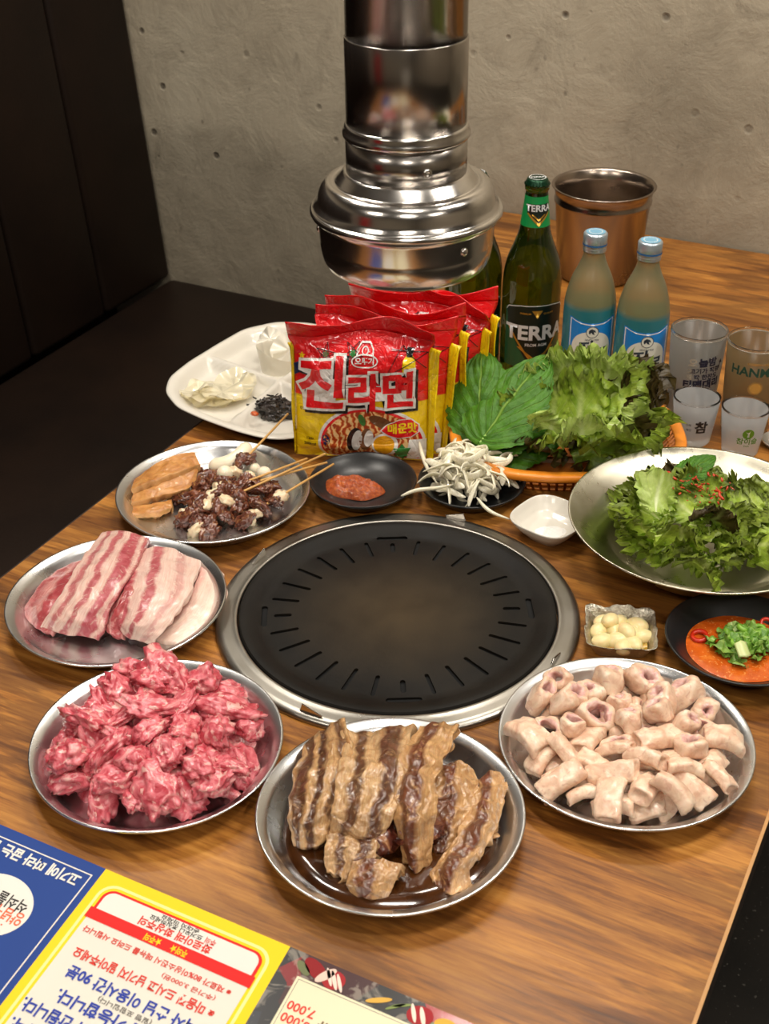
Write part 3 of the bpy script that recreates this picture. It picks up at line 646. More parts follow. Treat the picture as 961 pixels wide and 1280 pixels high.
px, py = PLATES['pink']
pm_ = lump_meshes('raw_meat_chunk', 10, PINK, ((1.0, 1.6), (.7, 1.0), (.45, .7)), .42, 4, .22, .25, 20)
pile = drop_pile(80, .089, lambda r: r.uniform(.0100, .0165), .004, 4, .58, 14, .10)
scatter('raw_meat_chunk', 'glossy raw pink meat chunk of the heap,', 'meat', 'raw pink meat chunks', pm_, pile, px, py, 5, .6, 0, .92)
for q in ((-.006, .066, .052, .016), (.010, .060, .050, .013), (-.03, .05, .040, .016)):
    scatter('raw_meat_chunk', 'raw pink meat chunk sticking up highest at the back towards the pork belly', 'meat', 'raw pink meat chunks', pm_, [q], px, py, int(q[0] * 1e4) + 700, .6, -.008, .92)

# ------------------------------------------------------------------ pale intestines
INT = m_meat('pale_intestine', [(.25, '#c49a80'), (.42, '#dcb69b'), (.55, '#e8cbb1'), (.7, '#f0dcc6')], .9, .40, (1, 1, 1), ('#c99682', .58, .5), .2, .35, .25, 1.2)
INTI = m_meat('pale_intestine_inner', [(.3, '#c48f8a'), (.5, '#dbb0a6'), (.7, '#ead2c6')], 1.2, .36, (1, 1, 1), None, .2, .5, .3, 1.8)
def ring_piece(seed, tall):
    """a cut length of folded tube: thick wall round a squeezed opening"""
    rs = random.Random(seed); sq = rs.uniform(.62, .95); op = rs.uniform(.16, .5); L = tall; ph = rs.uniform(0, 6); tw = rs.uniform(-.5, .5)
    def f(u, v):
        a = 2 * PI * u; w_ = 2 * PI * v                       # v runs round the wall's section
        ro = 1 + .08 * math.sin(2 * a + ph) + .05 * math.sin(5 * a + ph * 2); ri = op * (1 + .25 * math.sin(3 * a + ph))
        rm, hw = (ro + ri) / 2, (ro - ri) / 2
        cs, sn = math.cos(w_), math.sin(w_)
        sg = lambda q, e: math.copysign(abs(q) ** e, q)
        r = rm + hw * sg(cs, .7); z = L * sg(sn, .55) * (1 + .1 * math.sin(a * 2 + ph))
        p = Vector((r * math.cos(a + tw * z), r * math.sin(a + tw * z) * sq, z)); k = fbm(p, 1.6, seed) * .16
        return p * (1 + k) + Vector((0, 0, .18 * math.sin(p.x * 2 + ph)))
    bm = grid(40, 20, f); bmesh.ops.remove_doubles(bm, verts=bm.verts, dist=1e-4)
    for fc in bm.faces:
        c = fc.calc_center_median()
        if math.hypot(c.x, c.y / sq) < op + .38 * (1 - op) and fc.calc_center_median().length < 1.0: fc.material_index = 1
    bmesh.ops.recalc_face_normals(bm, faces=bm.faces); return bm
def strip_piece(seed):
    """a short flattened, arched length of tube with a slit at the cut ends"""
    rs = random.Random(seed); L = rs.uniform(1.0, 1.4); W = rs.uniform(.6, .8); H = rs.uniform(.35, .5); ar = rs.uniform(.1, .4); ph = rs.uniform(0, 6)
    def sec(a, k):
        c, s = math.cos(a), math.sin(a); return W * k * math.copysign(abs(c) ** .6, c), H * k * math.copysign(abs(s) ** .6, s)
    st = [(-L * .86, .45), (-L * .93, .55), (-L, .8), (-L * .97, .95), (-L * .9, 1.0)] + [(-L * .9 + 1.8 * L * i / 10, 1.0) for i in range(1, 10)] + [(L * .9, 1.0), (L * .97, .95), (L, .8), (L * .93, .55), (L * .86, .45)]
    n = len(st) - 1
    def f(u, v):
        x, k = st[round(v * n)]; y, z = sec(2 * PI * u, k)
        p = Vector((x + .12 * y * math.sin(ph), y, z)); p.z += ar * (1 - (x / L) ** 2); q = fbm(p, 1.7, seed) * .18 + .03 * math.sin(p.x * 9 + ph)
        return p * (1 + q * .6) + Vector((0, 0, q * .3))
    bm = grid(28, n, f); bmesh.ops.remove_doubles(bm, verts=bm.verts, dist=1e-4)
    bm.verts.ensure_lookup_table()
    es = [e for e in bm.edges if e.is_boundary]
    if es: bmesh.ops.holes_fill(bm, edges=es)
    for fc in bm.faces:
        if abs(fc.calc_center_median().x) > L * .9 and fc.calc_area() > .05: fc.material_index = 1
    bmesh.ops.recalc_face_normals(bm, faces=bm.faces); return bm
def to_mesh(name, bm, *ms):
    me = bpy.data.meshes.new(name); bm.to_mesh(me); bm.free(); me.polygons.foreach_set('use_smooth', [True] * len(me.polygons))
    for m in ms: me.materials.append(m)
    return me
rg = [to_mesh('intestine_ring', ring_piece(40 + i, (.5, .7, .6, .8, .55)[i]), INT, INTI) for i in range(5)]
sg_ = [to_mesh('intestine_strip', strip_piece(60 + i), INT, INTI) for i in range(6)]
px, py = PLATES['intest']; rs = random.Random(9)
pile = drop_pile(72, .094, lambda r: r.uniform(.0120, .0165), .003, 11, .48, 22, .05)
for i, (x, y, z, r) in enumerate(pile):
    ring = (y + x * .2 + rs.uniform(-.02, .02)) > -.005
    o = bpy.data.objects.new('intestine_ring' if ring else 'intestine_strip', rs.choice(rg if ring else sg_)); COL.objects.link(o)
    a = VR; o.location = (px + x * math.cos(a) - y * math.sin(a), py + x * math.sin(a) + y * math.cos(a), T + z)
    o.rotation_euler = (rs.uniform(-.7, .7), rs.uniform(-.5, .5), rs.uniform(0, 6.28) if ring else VR + rs.uniform(-1.0, 1.3)); s = r * (1.08 if ring else 1.05); o.scale = (s, s, s * rs.uniform(.85, 1.1))
    if ring: tag(o, 'pale ring cut of intestine with open middle, ' + sect(x, y, .092), 'meat', 'ring cuts of pale intestine')
    else: tag(o, 'pale flat short strip of intestine, ' + sect(x, y, .092), 'meat', 'strip cuts of pale intestine')

# ------------------------------------------------------------------ marinated ribs
px, py = PLATES['ribs']
SAUCE = NT('dark_marinade'); SAUCE.p(Base_Color=SAUCE.ramp(SAUCE.noise(SAUCE.coord(), 30, 3), [(.35, '#2a1407'), (.7, '#4d2a0e')]), Roughness=.12, Coat_Weight=.5); SAUCE = SAUCE.m
def pool(n, r, z, edge, seed, wob=.05):
    def f(u, v):
        a = 2 * PI * u; R = r * (1 + wob * math.sin(3 * a + seed) + wob * .5 * math.sin(7 * a)); q = v
        return (R * q * math.cos(a), R * q * math.sin(a), z - edge * (max(0, q - .9) / .1) ** 2 + .0003 * fbm((q * math.cos(a) * 5, q * math.sin(a) * 5, 0), 1.5, seed))
    bm = grid(56, 14, f); bmesh.ops.remove_doubles(bm, verts=bm.verts, dist=1e-5); return bm
o = obj('marinade_pool', pool(0, .089, .0082, .004, 1, .015), SAUCE, loc=(px, py, T)); tag(o, 'glossy dark brown marinade pooled in the ribs plate', 'sauce', kind='stuff')
RIB = m_striped('marinated_rib', '#c4935f', '#dcb885', '#2c0e0a', '#4a1d12', [(.0, .2), (.06, .1), (.12, .85), (.28, .9), (.33, .1), (.42, .12), (.48, .95), (.56, .9), (.62, .1), (.74, .15), (.80, .85), (.88, .8), (.94, .1), (1.0, .1)], .3, .12, .6, .5, .10, .35, glaze=.36)
RIB2 = m_striped('marinated_rib_pale', '#cc9c68', '#e2c192', '#35120c', '#542215', [(.0, .05), (.2, .1), (.27, .9), (.38, .85), (.44, .1), (.6, .15), (.66, .95), (.84, .9), (.9, .1), (1.0, .2)], .3, .11, .6, .5, .10, .35, glaze=.36)
RIB3 = m_striped('marinated_rib_red', '#c4925d', '#dbb480', '#3c110c', '#662315', [(.0, .1), (.12, .2), (.2, .85), (.5, .95), (.6, .2), (.72, .1), (.8, .25), (1.0, .05)], .28, .2, .6, .55, .10, .5, glaze=.36)
def R_(*a, **k): k.update(fine=.5, amp=k.get('amp', .002) * 1.25, nu=60, nv=44); return tslab('marinated_rib_slice', *a, **k)
R_([[(383, 928, .024), (405, 905, .036), (430, 897, .042)], [(370, 958, .032), (402, 945, .044), (440, 930, .048)], [(362, 992, .032), (395, 985, .044), (436, 968, .048)], [(359, 1030, .022), (388, 1028, .032), (430, 1008, .036)], [(366, 1058, .008), (390, 1062, .014), (418, 1042, .020)]],
   RIB, 'dark striped marinated rib slice at the left of the sauce plate', seed=31, amp=.0026, fold=.0009, thick=.009, nu=44, nv=34)
R_([[(424, 914, .038), (468, 910, .042), (518, 905, .042)], [(424, 950, .050), (464, 948, .054), (508, 942, .054)], [(418, 990, .048), (458, 992, .052), (502, 990, .050)], [(412, 1022, .036), (448, 1032, .040), (490, 1030, .038)], [(408, 1042, .022), (440, 1052, .024), (480, 1052, .022)]],
   RIB2, 'tan and brown banded rib slice across the middle of the sauce plate', seed=34, amp=.0026, fold=.0010, thick=.009, nu=44, nv=34)
R_([[(600, 972, .018), (615, 962, .022), (631, 966, .018)], [(592, 1000, .026), (610, 1000, .030), (632, 1000, .022)], [(572, 1040, .022), (594, 1046, .026), (618, 1040, .018)], [(545, 1080, .014), (568, 1092, .018), (594, 1082, .012)], [(533, 1098, .006), (556, 1116, .008), (584, 1112, .005)]],
   RIB3, 'long marinated rib strip curving along the right rim of its plate', seed=37, amp=.003, thick=.010)
R_([[(540, 960, .036), (568, 950, .036), (592, 962, .026)], [(540, 990, .034), (570, 985, .034), (598, 992, .026)], [(532, 1025, .024), (562, 1028, .024), (590, 1028, .018)], [(528, 1052, .010), (552, 1064, .012), (578, 1056, .010)]],
   RIB3, 'mottled reddish rib piece behind the curving right strip', seed=41, amp=.003, thick=.010)
R_([[(524, 908, .040), (548, 902, .046), (573, 905, .044)], [(506, 936, .052), (532, 936, .056), (562, 934, .050)], [(496, 970, .052), (522, 976, .056), (548, 970, .050)], [(492, 1010, .044), (518, 1018, .048), (545, 1012, .042)], [(494, 1048, .026), (516, 1060, .028), (542, 1052, .024)], [(506, 1080, .008), (522, 1090, .010), (544, 1078, .008)]],
   RIB3, 'red brown rib slice curving up right of the plate centre', seed=43, amp=.003, fold=.0006, thick=.010, nu=48)
R_([[(408, 1045, .026), (440, 1040, .030), (470, 1048, .030)], [(404, 1066, .020), (436, 1066, .026), (472, 1070, .024)], [(408, 1090, .010), (430, 1096, .014), (456, 1092, .012)]],
   RIB2, 'rolled marinated rib end at the lower left of the heap', seed=47, amp=.0024, thick=.011)
R_([[(440, 1078, .024), (470, 1072, .026), (500, 1082, .024)], [(434, 1100, .016), (464, 1102, .022), (494, 1100, .018)], [(438, 1120, .006), (460, 1128, .010), (484, 1122, .006)]],
   RIB3, 'small marinated rib end nearest the front rim of its plate', seed=51, amp=.0024, thick=.011)
DR = m_meat('dark_rib_lump', [(.3, '#2c100c'), (.5, '#5a271b'), (.62, '#96603e'), (.75, '#cfa274')], .9, .26, (1, 1, 1), None, .08, .6, .6, 2.0)
dl = lump_meshes('rib_lump', 4, DR, ((.9, 1.3), (.7, 1.0), (.5, .7)), .5, 3, .35, .2, 80)
for q, lb in zip(((-.012, -.028, .020, .018), (.022, -.018, .018, .021), (.040, .012, .014, .019), (.02, .062, .022, .013), (-.045, .0, .012, .018), (-.02, .02, .014, .024), (.010, .03, .014, .022)),
             ('dark marinated lump under the front of the rib heap', 'dark marinated lump beside the reddish rib slice', 'marinated lump between heap and right strip', 'small dark rib tip poking up at the back of the heap', 'marinated lump under the left striped slice', 'marinated lump under the heap middle left', 'marinated lump under the heap centre')):
    scatter('rib_lump', lb, 'meat', None, dl, [q], px, py, int(abs(q[0]) * 1e4), .3, 0, 1.0)

# ------------------------------------------------------------------ skewer plate
px, py = PLATES['skew']
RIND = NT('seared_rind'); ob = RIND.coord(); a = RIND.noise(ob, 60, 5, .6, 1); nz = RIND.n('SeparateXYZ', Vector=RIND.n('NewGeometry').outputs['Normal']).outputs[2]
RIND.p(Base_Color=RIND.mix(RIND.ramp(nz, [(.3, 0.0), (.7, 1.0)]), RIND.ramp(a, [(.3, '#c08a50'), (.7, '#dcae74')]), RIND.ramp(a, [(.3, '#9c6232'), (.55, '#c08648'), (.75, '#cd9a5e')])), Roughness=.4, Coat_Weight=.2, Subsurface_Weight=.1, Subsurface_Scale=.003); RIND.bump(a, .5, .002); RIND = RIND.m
def R2(rows, label, seed, th): return tslab('rind_slab', rows, RIND, label, seed=seed, amp=.0016, thick=th + .002, fine=.5)
R2([[(166, 632, .010), (164, 642, .010), (168, 648, .006)], [(196, 628, .013), (194, 638, .013), (196, 646, .008)], [(214, 622, .012), (216, 632, .012), (214, 640, .006)]], 'lowest tan rind slab leaning at the left of the skewer plate', 61, .011)
R2([[(164, 618, .018), (162, 628, .014)], [(200, 604, .026), (200, 620, .020)], [(238, 584, .030), (232, 612, .020)], [(248, 582, .028), (246, 600, .020)]], 'middle tan rind slab in the stack of three slabs', 64, .010)
R2([[(166, 600, .022), (163, 612, .022)], [(196, 578, .034), (194, 600, .032)], [(226, 566, .038), (222, 590, .034)], [(244, 565, .036), (250, 580, .032)]], 'topmost browned rind slab with crisp darker skin', 67, .010)
WHM = plain('white_rice_cake', '#eadfc6', .3, Coat_Weight=.3, Subsurface_Weight=.2, Subsurface_Scale=.004)
def stub(name, label, pts, rad, m, group=None, cat='food'):
    P = [Vector(at(*q)) for q in pts]; c = sum(P, Vector()) / len(P); n = 18
    S = spl([tuple(p - c) for p in P], n); R = [rad * q for q in [.35, .7, .92] + [1] * (n - 5) + [.92, .7, .35]]
    R = R[:n + 1]; S[0] = tuple(Vector(S[0])); bm = tube(bmesh.new(), S, R, 18)
    return tag(obj(name, bm, m, loc=c), label, cat, group)
stub('white_sausage', 'smooth white curved sausage lying behind the skewered meat', [(262, 583, .012), (275, 582, .016), (290, 577, .020), (303, 567, .024), (310, 556, .026)], .0098, WHM)
for q, lb in (((281, 592, .024, .0095), 'round white quail egg in front of the white sausage'), ((330, 592, .020, .0085), 'round white quail egg at the right of the skewered meat'), ((318, 586, .016, .0070), 'smaller white quail egg by the skewer sticks')):
    bm = bmesh.new(); bmesh.ops.create_uvsphere(bm, u_segments=28, v_segments=18, radius=1)
    for v in bm.verts: v.co = Vector((v.co.x * q[3], v.co.y * q[3], v.co.z * q[3] * (1.12 if v.co.z > 0 else 1)))
    tag(obj('quail_egg', bm, WHM, loc=at(*q[:3]), rot=(.6, .3, 0)), lb, 'egg')
GIZ = m_meat('gizzard_meat', [(.3, '#3a1a12'), (.5, '#60301f'), (.62, '#7e4a36'), (.75, '#a87a58')], .8, .25, (1, 1, 1), ('#b88a4e', .6, .5), .10, .22, .6, 1.6)
GFAT = m_meat('gizzard_fat', [(.3, '#d3b58c'), (.6, '#e6d3b4'), (.75, '#f0e6d2')], 1.3, .35, (1, 1, 1), None, .2, .4, .3, 1.2)
gz = lump_meshes('meat_piece', 6, GIZ, ((.9, 1.4), (.7, 1.0), (.5, .8)), .5, 4, .25, .25, 120)
gf = lump_meshes('fat_piece', 3, GFAT, ((.9, 1.2), (.7, 1.0), (.55, .75)), .4, 3, .4, .2, 140)
STK = plain('bamboo', '#c99b58', .5); rs = random.Random(3)
sk = [((360, 517, .050), (270, 612, .016), 'bamboo skewer rising highest towards the white side dish tray'),
      ((407, 567, .040), (226, 650, .012), 'bamboo skewer crossing over the others to the front left'),
      ((409, 578, .034), (262, 618, .020), 'bamboo skewer pointing right just above the lowest one'),
      ((417, 580, .032), (300, 650, .014), 'lowest bamboo skewer on the right with meat at its end'),
      ((384, 573, .036), (240, 628, .022), 'bamboo skewer behind the crossing ones near the noodle packs')]
for (a, b, lb) in sk:
    A = Vector(at(*a)); B = Vector(at(*b)); d = (B - A); L = d.length; t = thing('meat_skewer', lb, 'skewer', tuple(A)); u = d.normalized()
    obj('stick', tube(bmesh.new(), [Vector((0, 0, 0)), u * L * .5, u * L * .97, u * L], [.0013, .0014, .0013, .0004], 8), STK, t)
    nn = 5; sd = Vector((-u.y, u.x, 0)).normalized()
    for i in range(nn):
        f = .98 - .50 * i / nn * .12 / L if L > 0 else 1
        f = 1 - (.008 + i * .0125) / L
        fat = rs.random() < .28; p = u * L * f + Vector((rs.uniform(-.003, .003), rs.uniform(-.003, .003), -.002))
        o = bpy.data.objects.new('fat_piece' if fat else 'meat_piece', rs.choice(gf if fat else gz)); COL.objects.link(o); o.parent = t; o.location = p
        s = rs.uniform(.0085, .0115); o.scale = (s, s, s); o.rotation_euler = (rs.uniform(-1, 1), rs.uniform(-1, 1), rs.uniform(0, 6))
# loose pieces round the skewers
for i, q in enumerate([(222, 612, .014, 0), (236, 622, .014, 0), (250, 606, .018, 0), (266, 600, .018, 0), (232, 640, .010, 1), (246, 655, .008, 0), (262, 652, .010, 0), (284, 648, .010, 0), (300, 636, .012, 0), (318, 628, .012, 0), (338, 612, .012, 0), (290, 612, .022, 0), (306, 605, .022, 0), (322, 612, .018, 0), (344, 622, .008, 0),
                       (256, 632, .018, 1), (298, 622, .020, 0), (310, 600, .022, 1), (274, 636, .016, 0), (228, 602, .012, 2), (254, 596, .014, 2), (244, 662, .006, 1), (262, 664, .006, 0), (330, 634, .008, 0), (312, 650, .006, 1), (244, 590, .016, 2)]):
    m_ = (gz, gf, gz)[q[3]]; o = bpy.data.objects.new('meat_piece' if q[3] != 1 else 'fat_piece', rs.choice(m_)); COL.objects.link(o)
    o.location = at(*q[:3]); s = rs.uniform(.009, .0125); o.scale = (s, s, s); o.rotation_euler = (rs.uniform(-.6, .6), rs.uniform(-.6, .6), rs.uniform(0, 6))
    if q[3] == 1: tag(o, 'creamy white fatty bit among the gizzards, ' + sect((q[0] - 280) / 1e3 / 1.1, (628 - q[1]) / 1e3 * 1.7, .065), 'meat', 'creamy fatty bits')
    else: tag(o, 'loose dark brown gizzard piece of the heap, ' + sect((q[0] - 280) / 1e3 / 1.1, (628 - q[1]) / 1e3 * 1.7, .065), 'meat', 'loose gizzard pieces')

# ------------------------------------------------------------------ small dishes
def dish_mesh(R, h, foot=.55):
    p = [(0, .004), (R * .35, .0042), (R * .55, .006), (R * .74, h * .42), (R * .88, h * .78), (R * .965, h * .97), (R * .99, h), (R, h - .0008), (R * .985, h - .003), (R * .9, h * .68), (R * .76, h * .28), (R * foot, .0012), (R * foot - .002, 0), (0, 0)]
    bm = lathe(p, 96)
    for v in bm.verts:
        r = math.hypot(v.co.x, v.co.y)
        if v.co.z > .0045 and r < R * .96: v.co.z += .0002 * math.sin(r * 1700)
    return bm
dm = None
D1 = (-.134, -.939); D2 = (-.022, -.885)
o = obj('black_dish', dish_mesh(.0615, .022), BLACKM, loc=(D1[0], D1[1], T)); dm = o.data; tag(o, 'round black melamine dish holding red soybean paste', 'dish')
o = obj('black_dish', dm, None, loc=(D2[0], D2[1], T)); tag(o, 'round black melamine dish under the heap of sliced onion', 'dish')
# paste
PASTE = m_meat('red_soybean_paste', [(.3, '#8a2d08'), (.5, '#b04a10'), (.65, '#cc6c20'), (.8, '#e39a4a')], 330, .3, (1, 1, 1), None, .1, .8, .5, .5)
def pastef(u, v):
    a = 2 * PI * u; q = v; R = .029 * (1 + .10 * math.sin(2 * a + 1) + .05 * math.sin(5 * a)); x = R * 1.15 * q * math.cos(a); y = R * .85 * q * math.sin(a)
    z = .013 * (1 - q ** 2.6) ** .8 * (1 + .25 * fbm((x, y, 0), 90, 3)) + .0025 * fbm((x, y, 0), 260, 8) * (1 - q ** 4)
    return (x, y, z)
c = at(441, 612, .005); o = obj('soybean_paste', grid(80, 34, pastef), PASTE, loc=(c.x, c.y, T + .0052), rot=(0, 0, VR - .35)); tag(o, 'grainy red orange soybean paste spread in the black dish', 'paste', kind='stuff')
# onions
ONI = NT('sliced_onion'); a = ONI.noise(ONI.coord('UV', (2, 14, 1)), 3, 3); ONI.p(Base_Color=ONI.ramp(a, [(.3, '#dad2b2'), (.6, '#ece6d0')]), Roughness=.25, Coat_Weight=.4, Subsurface_Weight=.35, Subsurface_Scale=.005, Subsurface_Radius=(1, 1, .8)); ONI.bump(a, .3, .001); ONI = ONI.m
def onion(seed, R, arc, w_, long_=0):
    rs = random.Random(seed); ph = rs.uniform(0, 6); wv = rs.uniform(.05, .16); tw = rs.uniform(-.5, .5)
    def f(u, v):
        s = v - .5; a = s * arc; tp = (1 - abs(2 * s) ** 7) * .75 + .25; ww = w_ * tp; th = .0013 * tp
        cc, ss = math.cos(2 * PI * u), math.sin(2 * PI * u); r = R * (1 + wv * math.sin(3 * a + ph)) 
        lx, lz = th * cc, ww * .5 * ss; t_ = tw * s * 2 + .5; x_, z_ = lx * math.cos(t_) - lz * math.sin(t_), lx * math.sin(t_) + lz * math.cos(t_)
        return ((r + x_) * math.sin(a), (r + x_) * math.cos(a) - R, z_ + R * .12 * math.sin(a * 1.5 + ph) - (R * .3) * (2 * s) ** 2)
    bm = grid(10, 30, f); bmesh.ops.remove_doubles(bm, verts=bm.verts, dist=1e-5); return bm
rs = random.Random(14); om = [to_mesh('onion_slice', onion(200 + i, rs.uniform(.013, .025), rs.uniform(2.0, 3.8), rs.uniform(.0065, .0095)), ONI) for i in range(12)]
for i in range(96):
    a = rs.uniform(0, 2 * PI); d = .043 * math.sqrt(rs.random()) * (1 - .25 * i / 96); lay = i / 96
    x, y = d * math.cos(a), d * math.sin(a) * .9; z = .010 + lay * .042 * (1 - (d / .054) ** 2) + .004 * (d / .04)
    o = bpy.data.objects.new('onion_slice', om[i % 12]); COL.objects.link(o); cx, cy = D2[0] - .002, D2[1]
    o.location = (cx + x * math.cos(VR) - y * math.sin(VR), cy + x * math.sin(VR) + y * math.cos(VR), T + z + .006)
    o.rotation_euler = (rs.uniform(-.55, .55), rs.uniform(-.45, .45), rs.uniform(0, 6.28)); tag(o, 'curved white onion slice, ' + sect(x, y, .042) + (' top' if lay > .6 else ''), 'onion', 'white onion slices')
def strand(pts, wd, label):
    P = [Vector(at(*q)) for q in pts]; c = P[0].copy(); S = [Vector(q) - c for q in spl([tuple(p) for p in P], 22)]
    n = len(S) - 1; bm = tube(bmesh.new(), S, [wd * (.35 + .65 * math.sin(PI * min(1, max(0, i / n)) ** .8)) for i in range(n + 1)], 8)
    o = obj('onion_slice', bm, ONI, loc=c); tag(o, label, 'onion', None)
strand([(501, 620, .022), (520, 613, .026), (545, 610, .030), (566, 606, .030)], .0024, 'straight onion sliver sticking out left over the dish rim')
strand([(596, 622, .028), (606, 634, .026), (618, 642, .022), (637, 649, .016)], .0022, 'onion sliver trailing right from the heap to the white dish')
strand([(632, 576, .034), (629, 560, .042), (624, 548, .046), (612, 562, .040)], .0024, 'pointed onion sliver standing up at the back of the heap')
strand([(524, 552, .034), (527, 566, .032), (534, 585, .030), (546, 604, .028)], .0026, 'onion sliver standing at the left side against the noodle pack')

# white salt dish: rounded square
def rsq(a, e=3.2): c, s = abs(math.cos(a)), abs(math.sin(a)); return (c ** e + s ** e) ** (-1 / e)
def saltf(prof, R):
    def f(u, v):
        i = v * (len(prof) - 1); j = min(int(i), len(prof) - 2); t_ = i - j; r = prof[j][0] + (prof[j + 1][0] - prof[j][0]) * t_; z = prof[j][1] + (prof[j + 1][1] - prof[j][1]) * t_
        a = 2 * PI * u; k = 1 + (rsq(a) * .93 - 1) * min(1, r / .6); return (R * r * k * math.cos(a), R * r * k * math.sin(a), z)
    return f
sp_ = [(0, .004), (.3, .0042), (.52, .006), (.7, .0105), (.85, .017), (.95, .0225), (.985, .0238), (1.0, .0228), (.985, .0212), (.88, .0150), (.74, .0080), (.58, .0016), (.55, .0), (.50, .0), (0, .001)]
c = at(687, 650, .018); bm = grid(72, 56, saltf(sp_, .0415)); bmesh.ops.remove_doubles(bm, verts=bm.verts, dist=1e-5)
o = obj('white_dish', bm, WHITEM, loc=(c.x, c.y, T), rot=(0, 0, VR + .85)); tag(o, 'small white rounded square dish holding salt beside the salad bowl', 'dish'); SD = c
def saltpile(u, v):
    a = 2 * PI * u; q = v; x = .019 * q * math.cos(a); y = .013 * q * math.sin(a); return (x, y, .003 * (1 - q ** 2) + .0006 * fbm((x, y, 0), 400, 2))
SALT = NT('salt'); SALT.p(Base_Color=hexc('#eeece8'), Roughness=.6); SALT.bump(SALT.noise(SALT.coord(), 1500, 2), .6, .001); SALT = SALT.m
o = obj('salt_heap', grid(40, 16, saltpile), SALT, loc=(SD.x + .004, SD.y - .003, T + .0045), rot=(0, 0, VR)); tag(o, 'thin heap of white salt in the small white dish', 'salt', kind='stuff')

# garlic in a foil tray
FOIL = NT('crumpled_foil'); a = FOIL.noise(FOIL.coord(), 120, 5, .7, .5); FOIL.p(Base_Color=hexc('#c9c3b4'), Metallic=1.0, Roughness=.28); FOIL.bump(a, .9, .004); FOIL = FOIL.m
c = at(775, 792, .010); t = thing('foil_tray', 'small square foil tray of garlic cloves in oil beside the grill', 'foil tray', (c.x, c.y, T), VR - .12); FT = c
fp = [(0, .0015), (.5, .0016), (.72, .002), (.76, .004), (.95, .0165), (1.04, .0185), (1.05, .0180), (.98, .0162), (.80, .0040), (.76, .0008), (0, .0006)]
def foilf(u, v):
    i = v * (len(fp) - 1); j = min(int(i), len(fp) - 2); t_ = i - j; r = fp[j][0] + (fp[j + 1][0] - fp[j][0]) * t_; z = fp[j][1] + (fp[j + 1][1] - fp[j][1]) * t_
    a = 2 * PI * u; k = rsq(a, 7) * .92; w_ = min(1, max(0, (r - .7) / .3)); rr = .0355 * r * k
    n_ = fbm((math.cos(a) * 2, math.sin(a) * 2, z * 90), 1.6, 4) * w_
    return (rr * math.cos(a) * (1 + .06 * n_), rr * math.sin(a) * (1 + .06 * n_), max(.0005, z + .003 * n_))
bm = grid(88, 40, foilf); bmesh.ops.remove_doubles(bm, verts=bm.verts, dist=1e-6); obj('foil_wall', bm, FOIL, t)
OILM = m_glass('garlic_oil', '#d9a93a', .05, .6, 1.45)
o = obj('garlic_oil', grid(40, 8, lambda u, v: (.0272 * v * rsq(2 * PI * u, 7) * .95 * math.cos(2 * PI * u), .0272 * v * rsq(2 * PI * u, 7) * .95 * math.sin(2 * PI * u), 0)), OILM, loc=(c.x, c.y, T + .0078), rot=(0, 0, VR - .12)); tag(o, 'clear golden oil around the garlic cloves in the foil tray', 'oil', kind='stuff')
GAR = plain('garlic_clove', '#ecd9a2', .3, Coat_Weight=.35, Subsurface_Weight=.3, Subsurface_Scale=.004)
def clove(seed):
    rs = random.Random(seed); bm = bmesh.new(); bmesh.ops.create_uvsphere(bm, u_segments=24, v_segments=16, radius=1)
    for v in bm.verts:
        x, y, z = v.co; k = 1 - .28 * max(0, x) ** 2; v.co = Vector((x * 1.25, y * k * .95, z * k * .85 + .12 * x * x)) * (1 + .05 * fbm(v.co, 1, seed))
    return bm
gm = [to_mesh('garlic_clove', clove(i), GAR) for i in range(4)]; rs = random.Random(8)
GC = [(-.017, .016), (.000, .018), (.017, .014), (-.021, .001), (-.006, .004), (.010, .002), (.021, -.003), (-.018, -.014), (-.003, -.012), (.011, -.016), (.002, -.022), (-.010, .010), (.006, -.006)]
for i, (x, y) in enumerate(GC):
    z = .0105 if i < 11 else .0170; o = bpy.data.objects.new('garlic_clove', gm[i % 4]); COL.objects.link(o); a = VR - .12
    o.location = (c.x + x * math.cos(a) - y * math.sin(a), c.y + x * math.sin(a) + y * math.cos(a), T + z); s = rs.uniform(.0082, .0098); o.scale = (s, s, s); o.rotation_euler = (rs.uniform(-.3, .3), rs.uniform(-.3, .3), rs.uniform(0, 6)); tag(o, 'peeled cream garlic clove, ' + sect(x, y, .026) + (' of the tray on top' if i > 10 else ' of the tray'), 'garlic', 'peeled garlic cloves')

# red sauce dish with herbs
c = at(926, 802, .024); SC = c
bp = [(0, .004), (.30, .0042), (.52, .006), (.66, .0125), (.72, .0165), (.90, .0265), (.97, .0300), (.995, .0305), (1.0, .0292), (.985, .0275), (.88, .0215), (.72, .0115), (.52, .0012), (.50, 0), (0, 0)]
o = obj('black_bowl', lathe([(.0715 * a, b) for a, b in bp], 96), BLACKM, loc=(c.x, c.y, T)); tag(o, 'wide rimmed black bowl of orange red dipping sauce', 'bowl')
RS = NT('red_dipping_sauce'); a = RS.noise(RS.coord(), 60, 4, .6); b = RS.noise(RS.coord(), 380, 2, .5)
RS.p(Base_Color=RS.mix(RS.ramp(b, [(.62, 0.0), (.68, .6)]), RS.ramp(a, [(.3, '#b5450d'), (.6, '#cf611b'), (.75, '#da7a2c')]), '#e9a75c'), Roughness=.2, Coat_Weight=.5, Coat_Roughness=.08); RS.bump(b, .3, .0008); RS = RS.m
o = obj('dipping_sauce', pool(0, .0505, .0170, .0008, 2, .004), RS, loc=(c.x, c.y, T)); tag(o, 'orange red dipping sauce with crushed garlic in the black bowl', 'sauce', kind='stuff')
HERB = m_leaf('chopped_herb', '#4a7f1f', '#80ae3a', '#a8c968', None, .6, .15)
HERB2 = plain('pale_scallion', '#c3cf8d', .35, Subsurface_Weight=.2, Subsurface_Scale=.003)
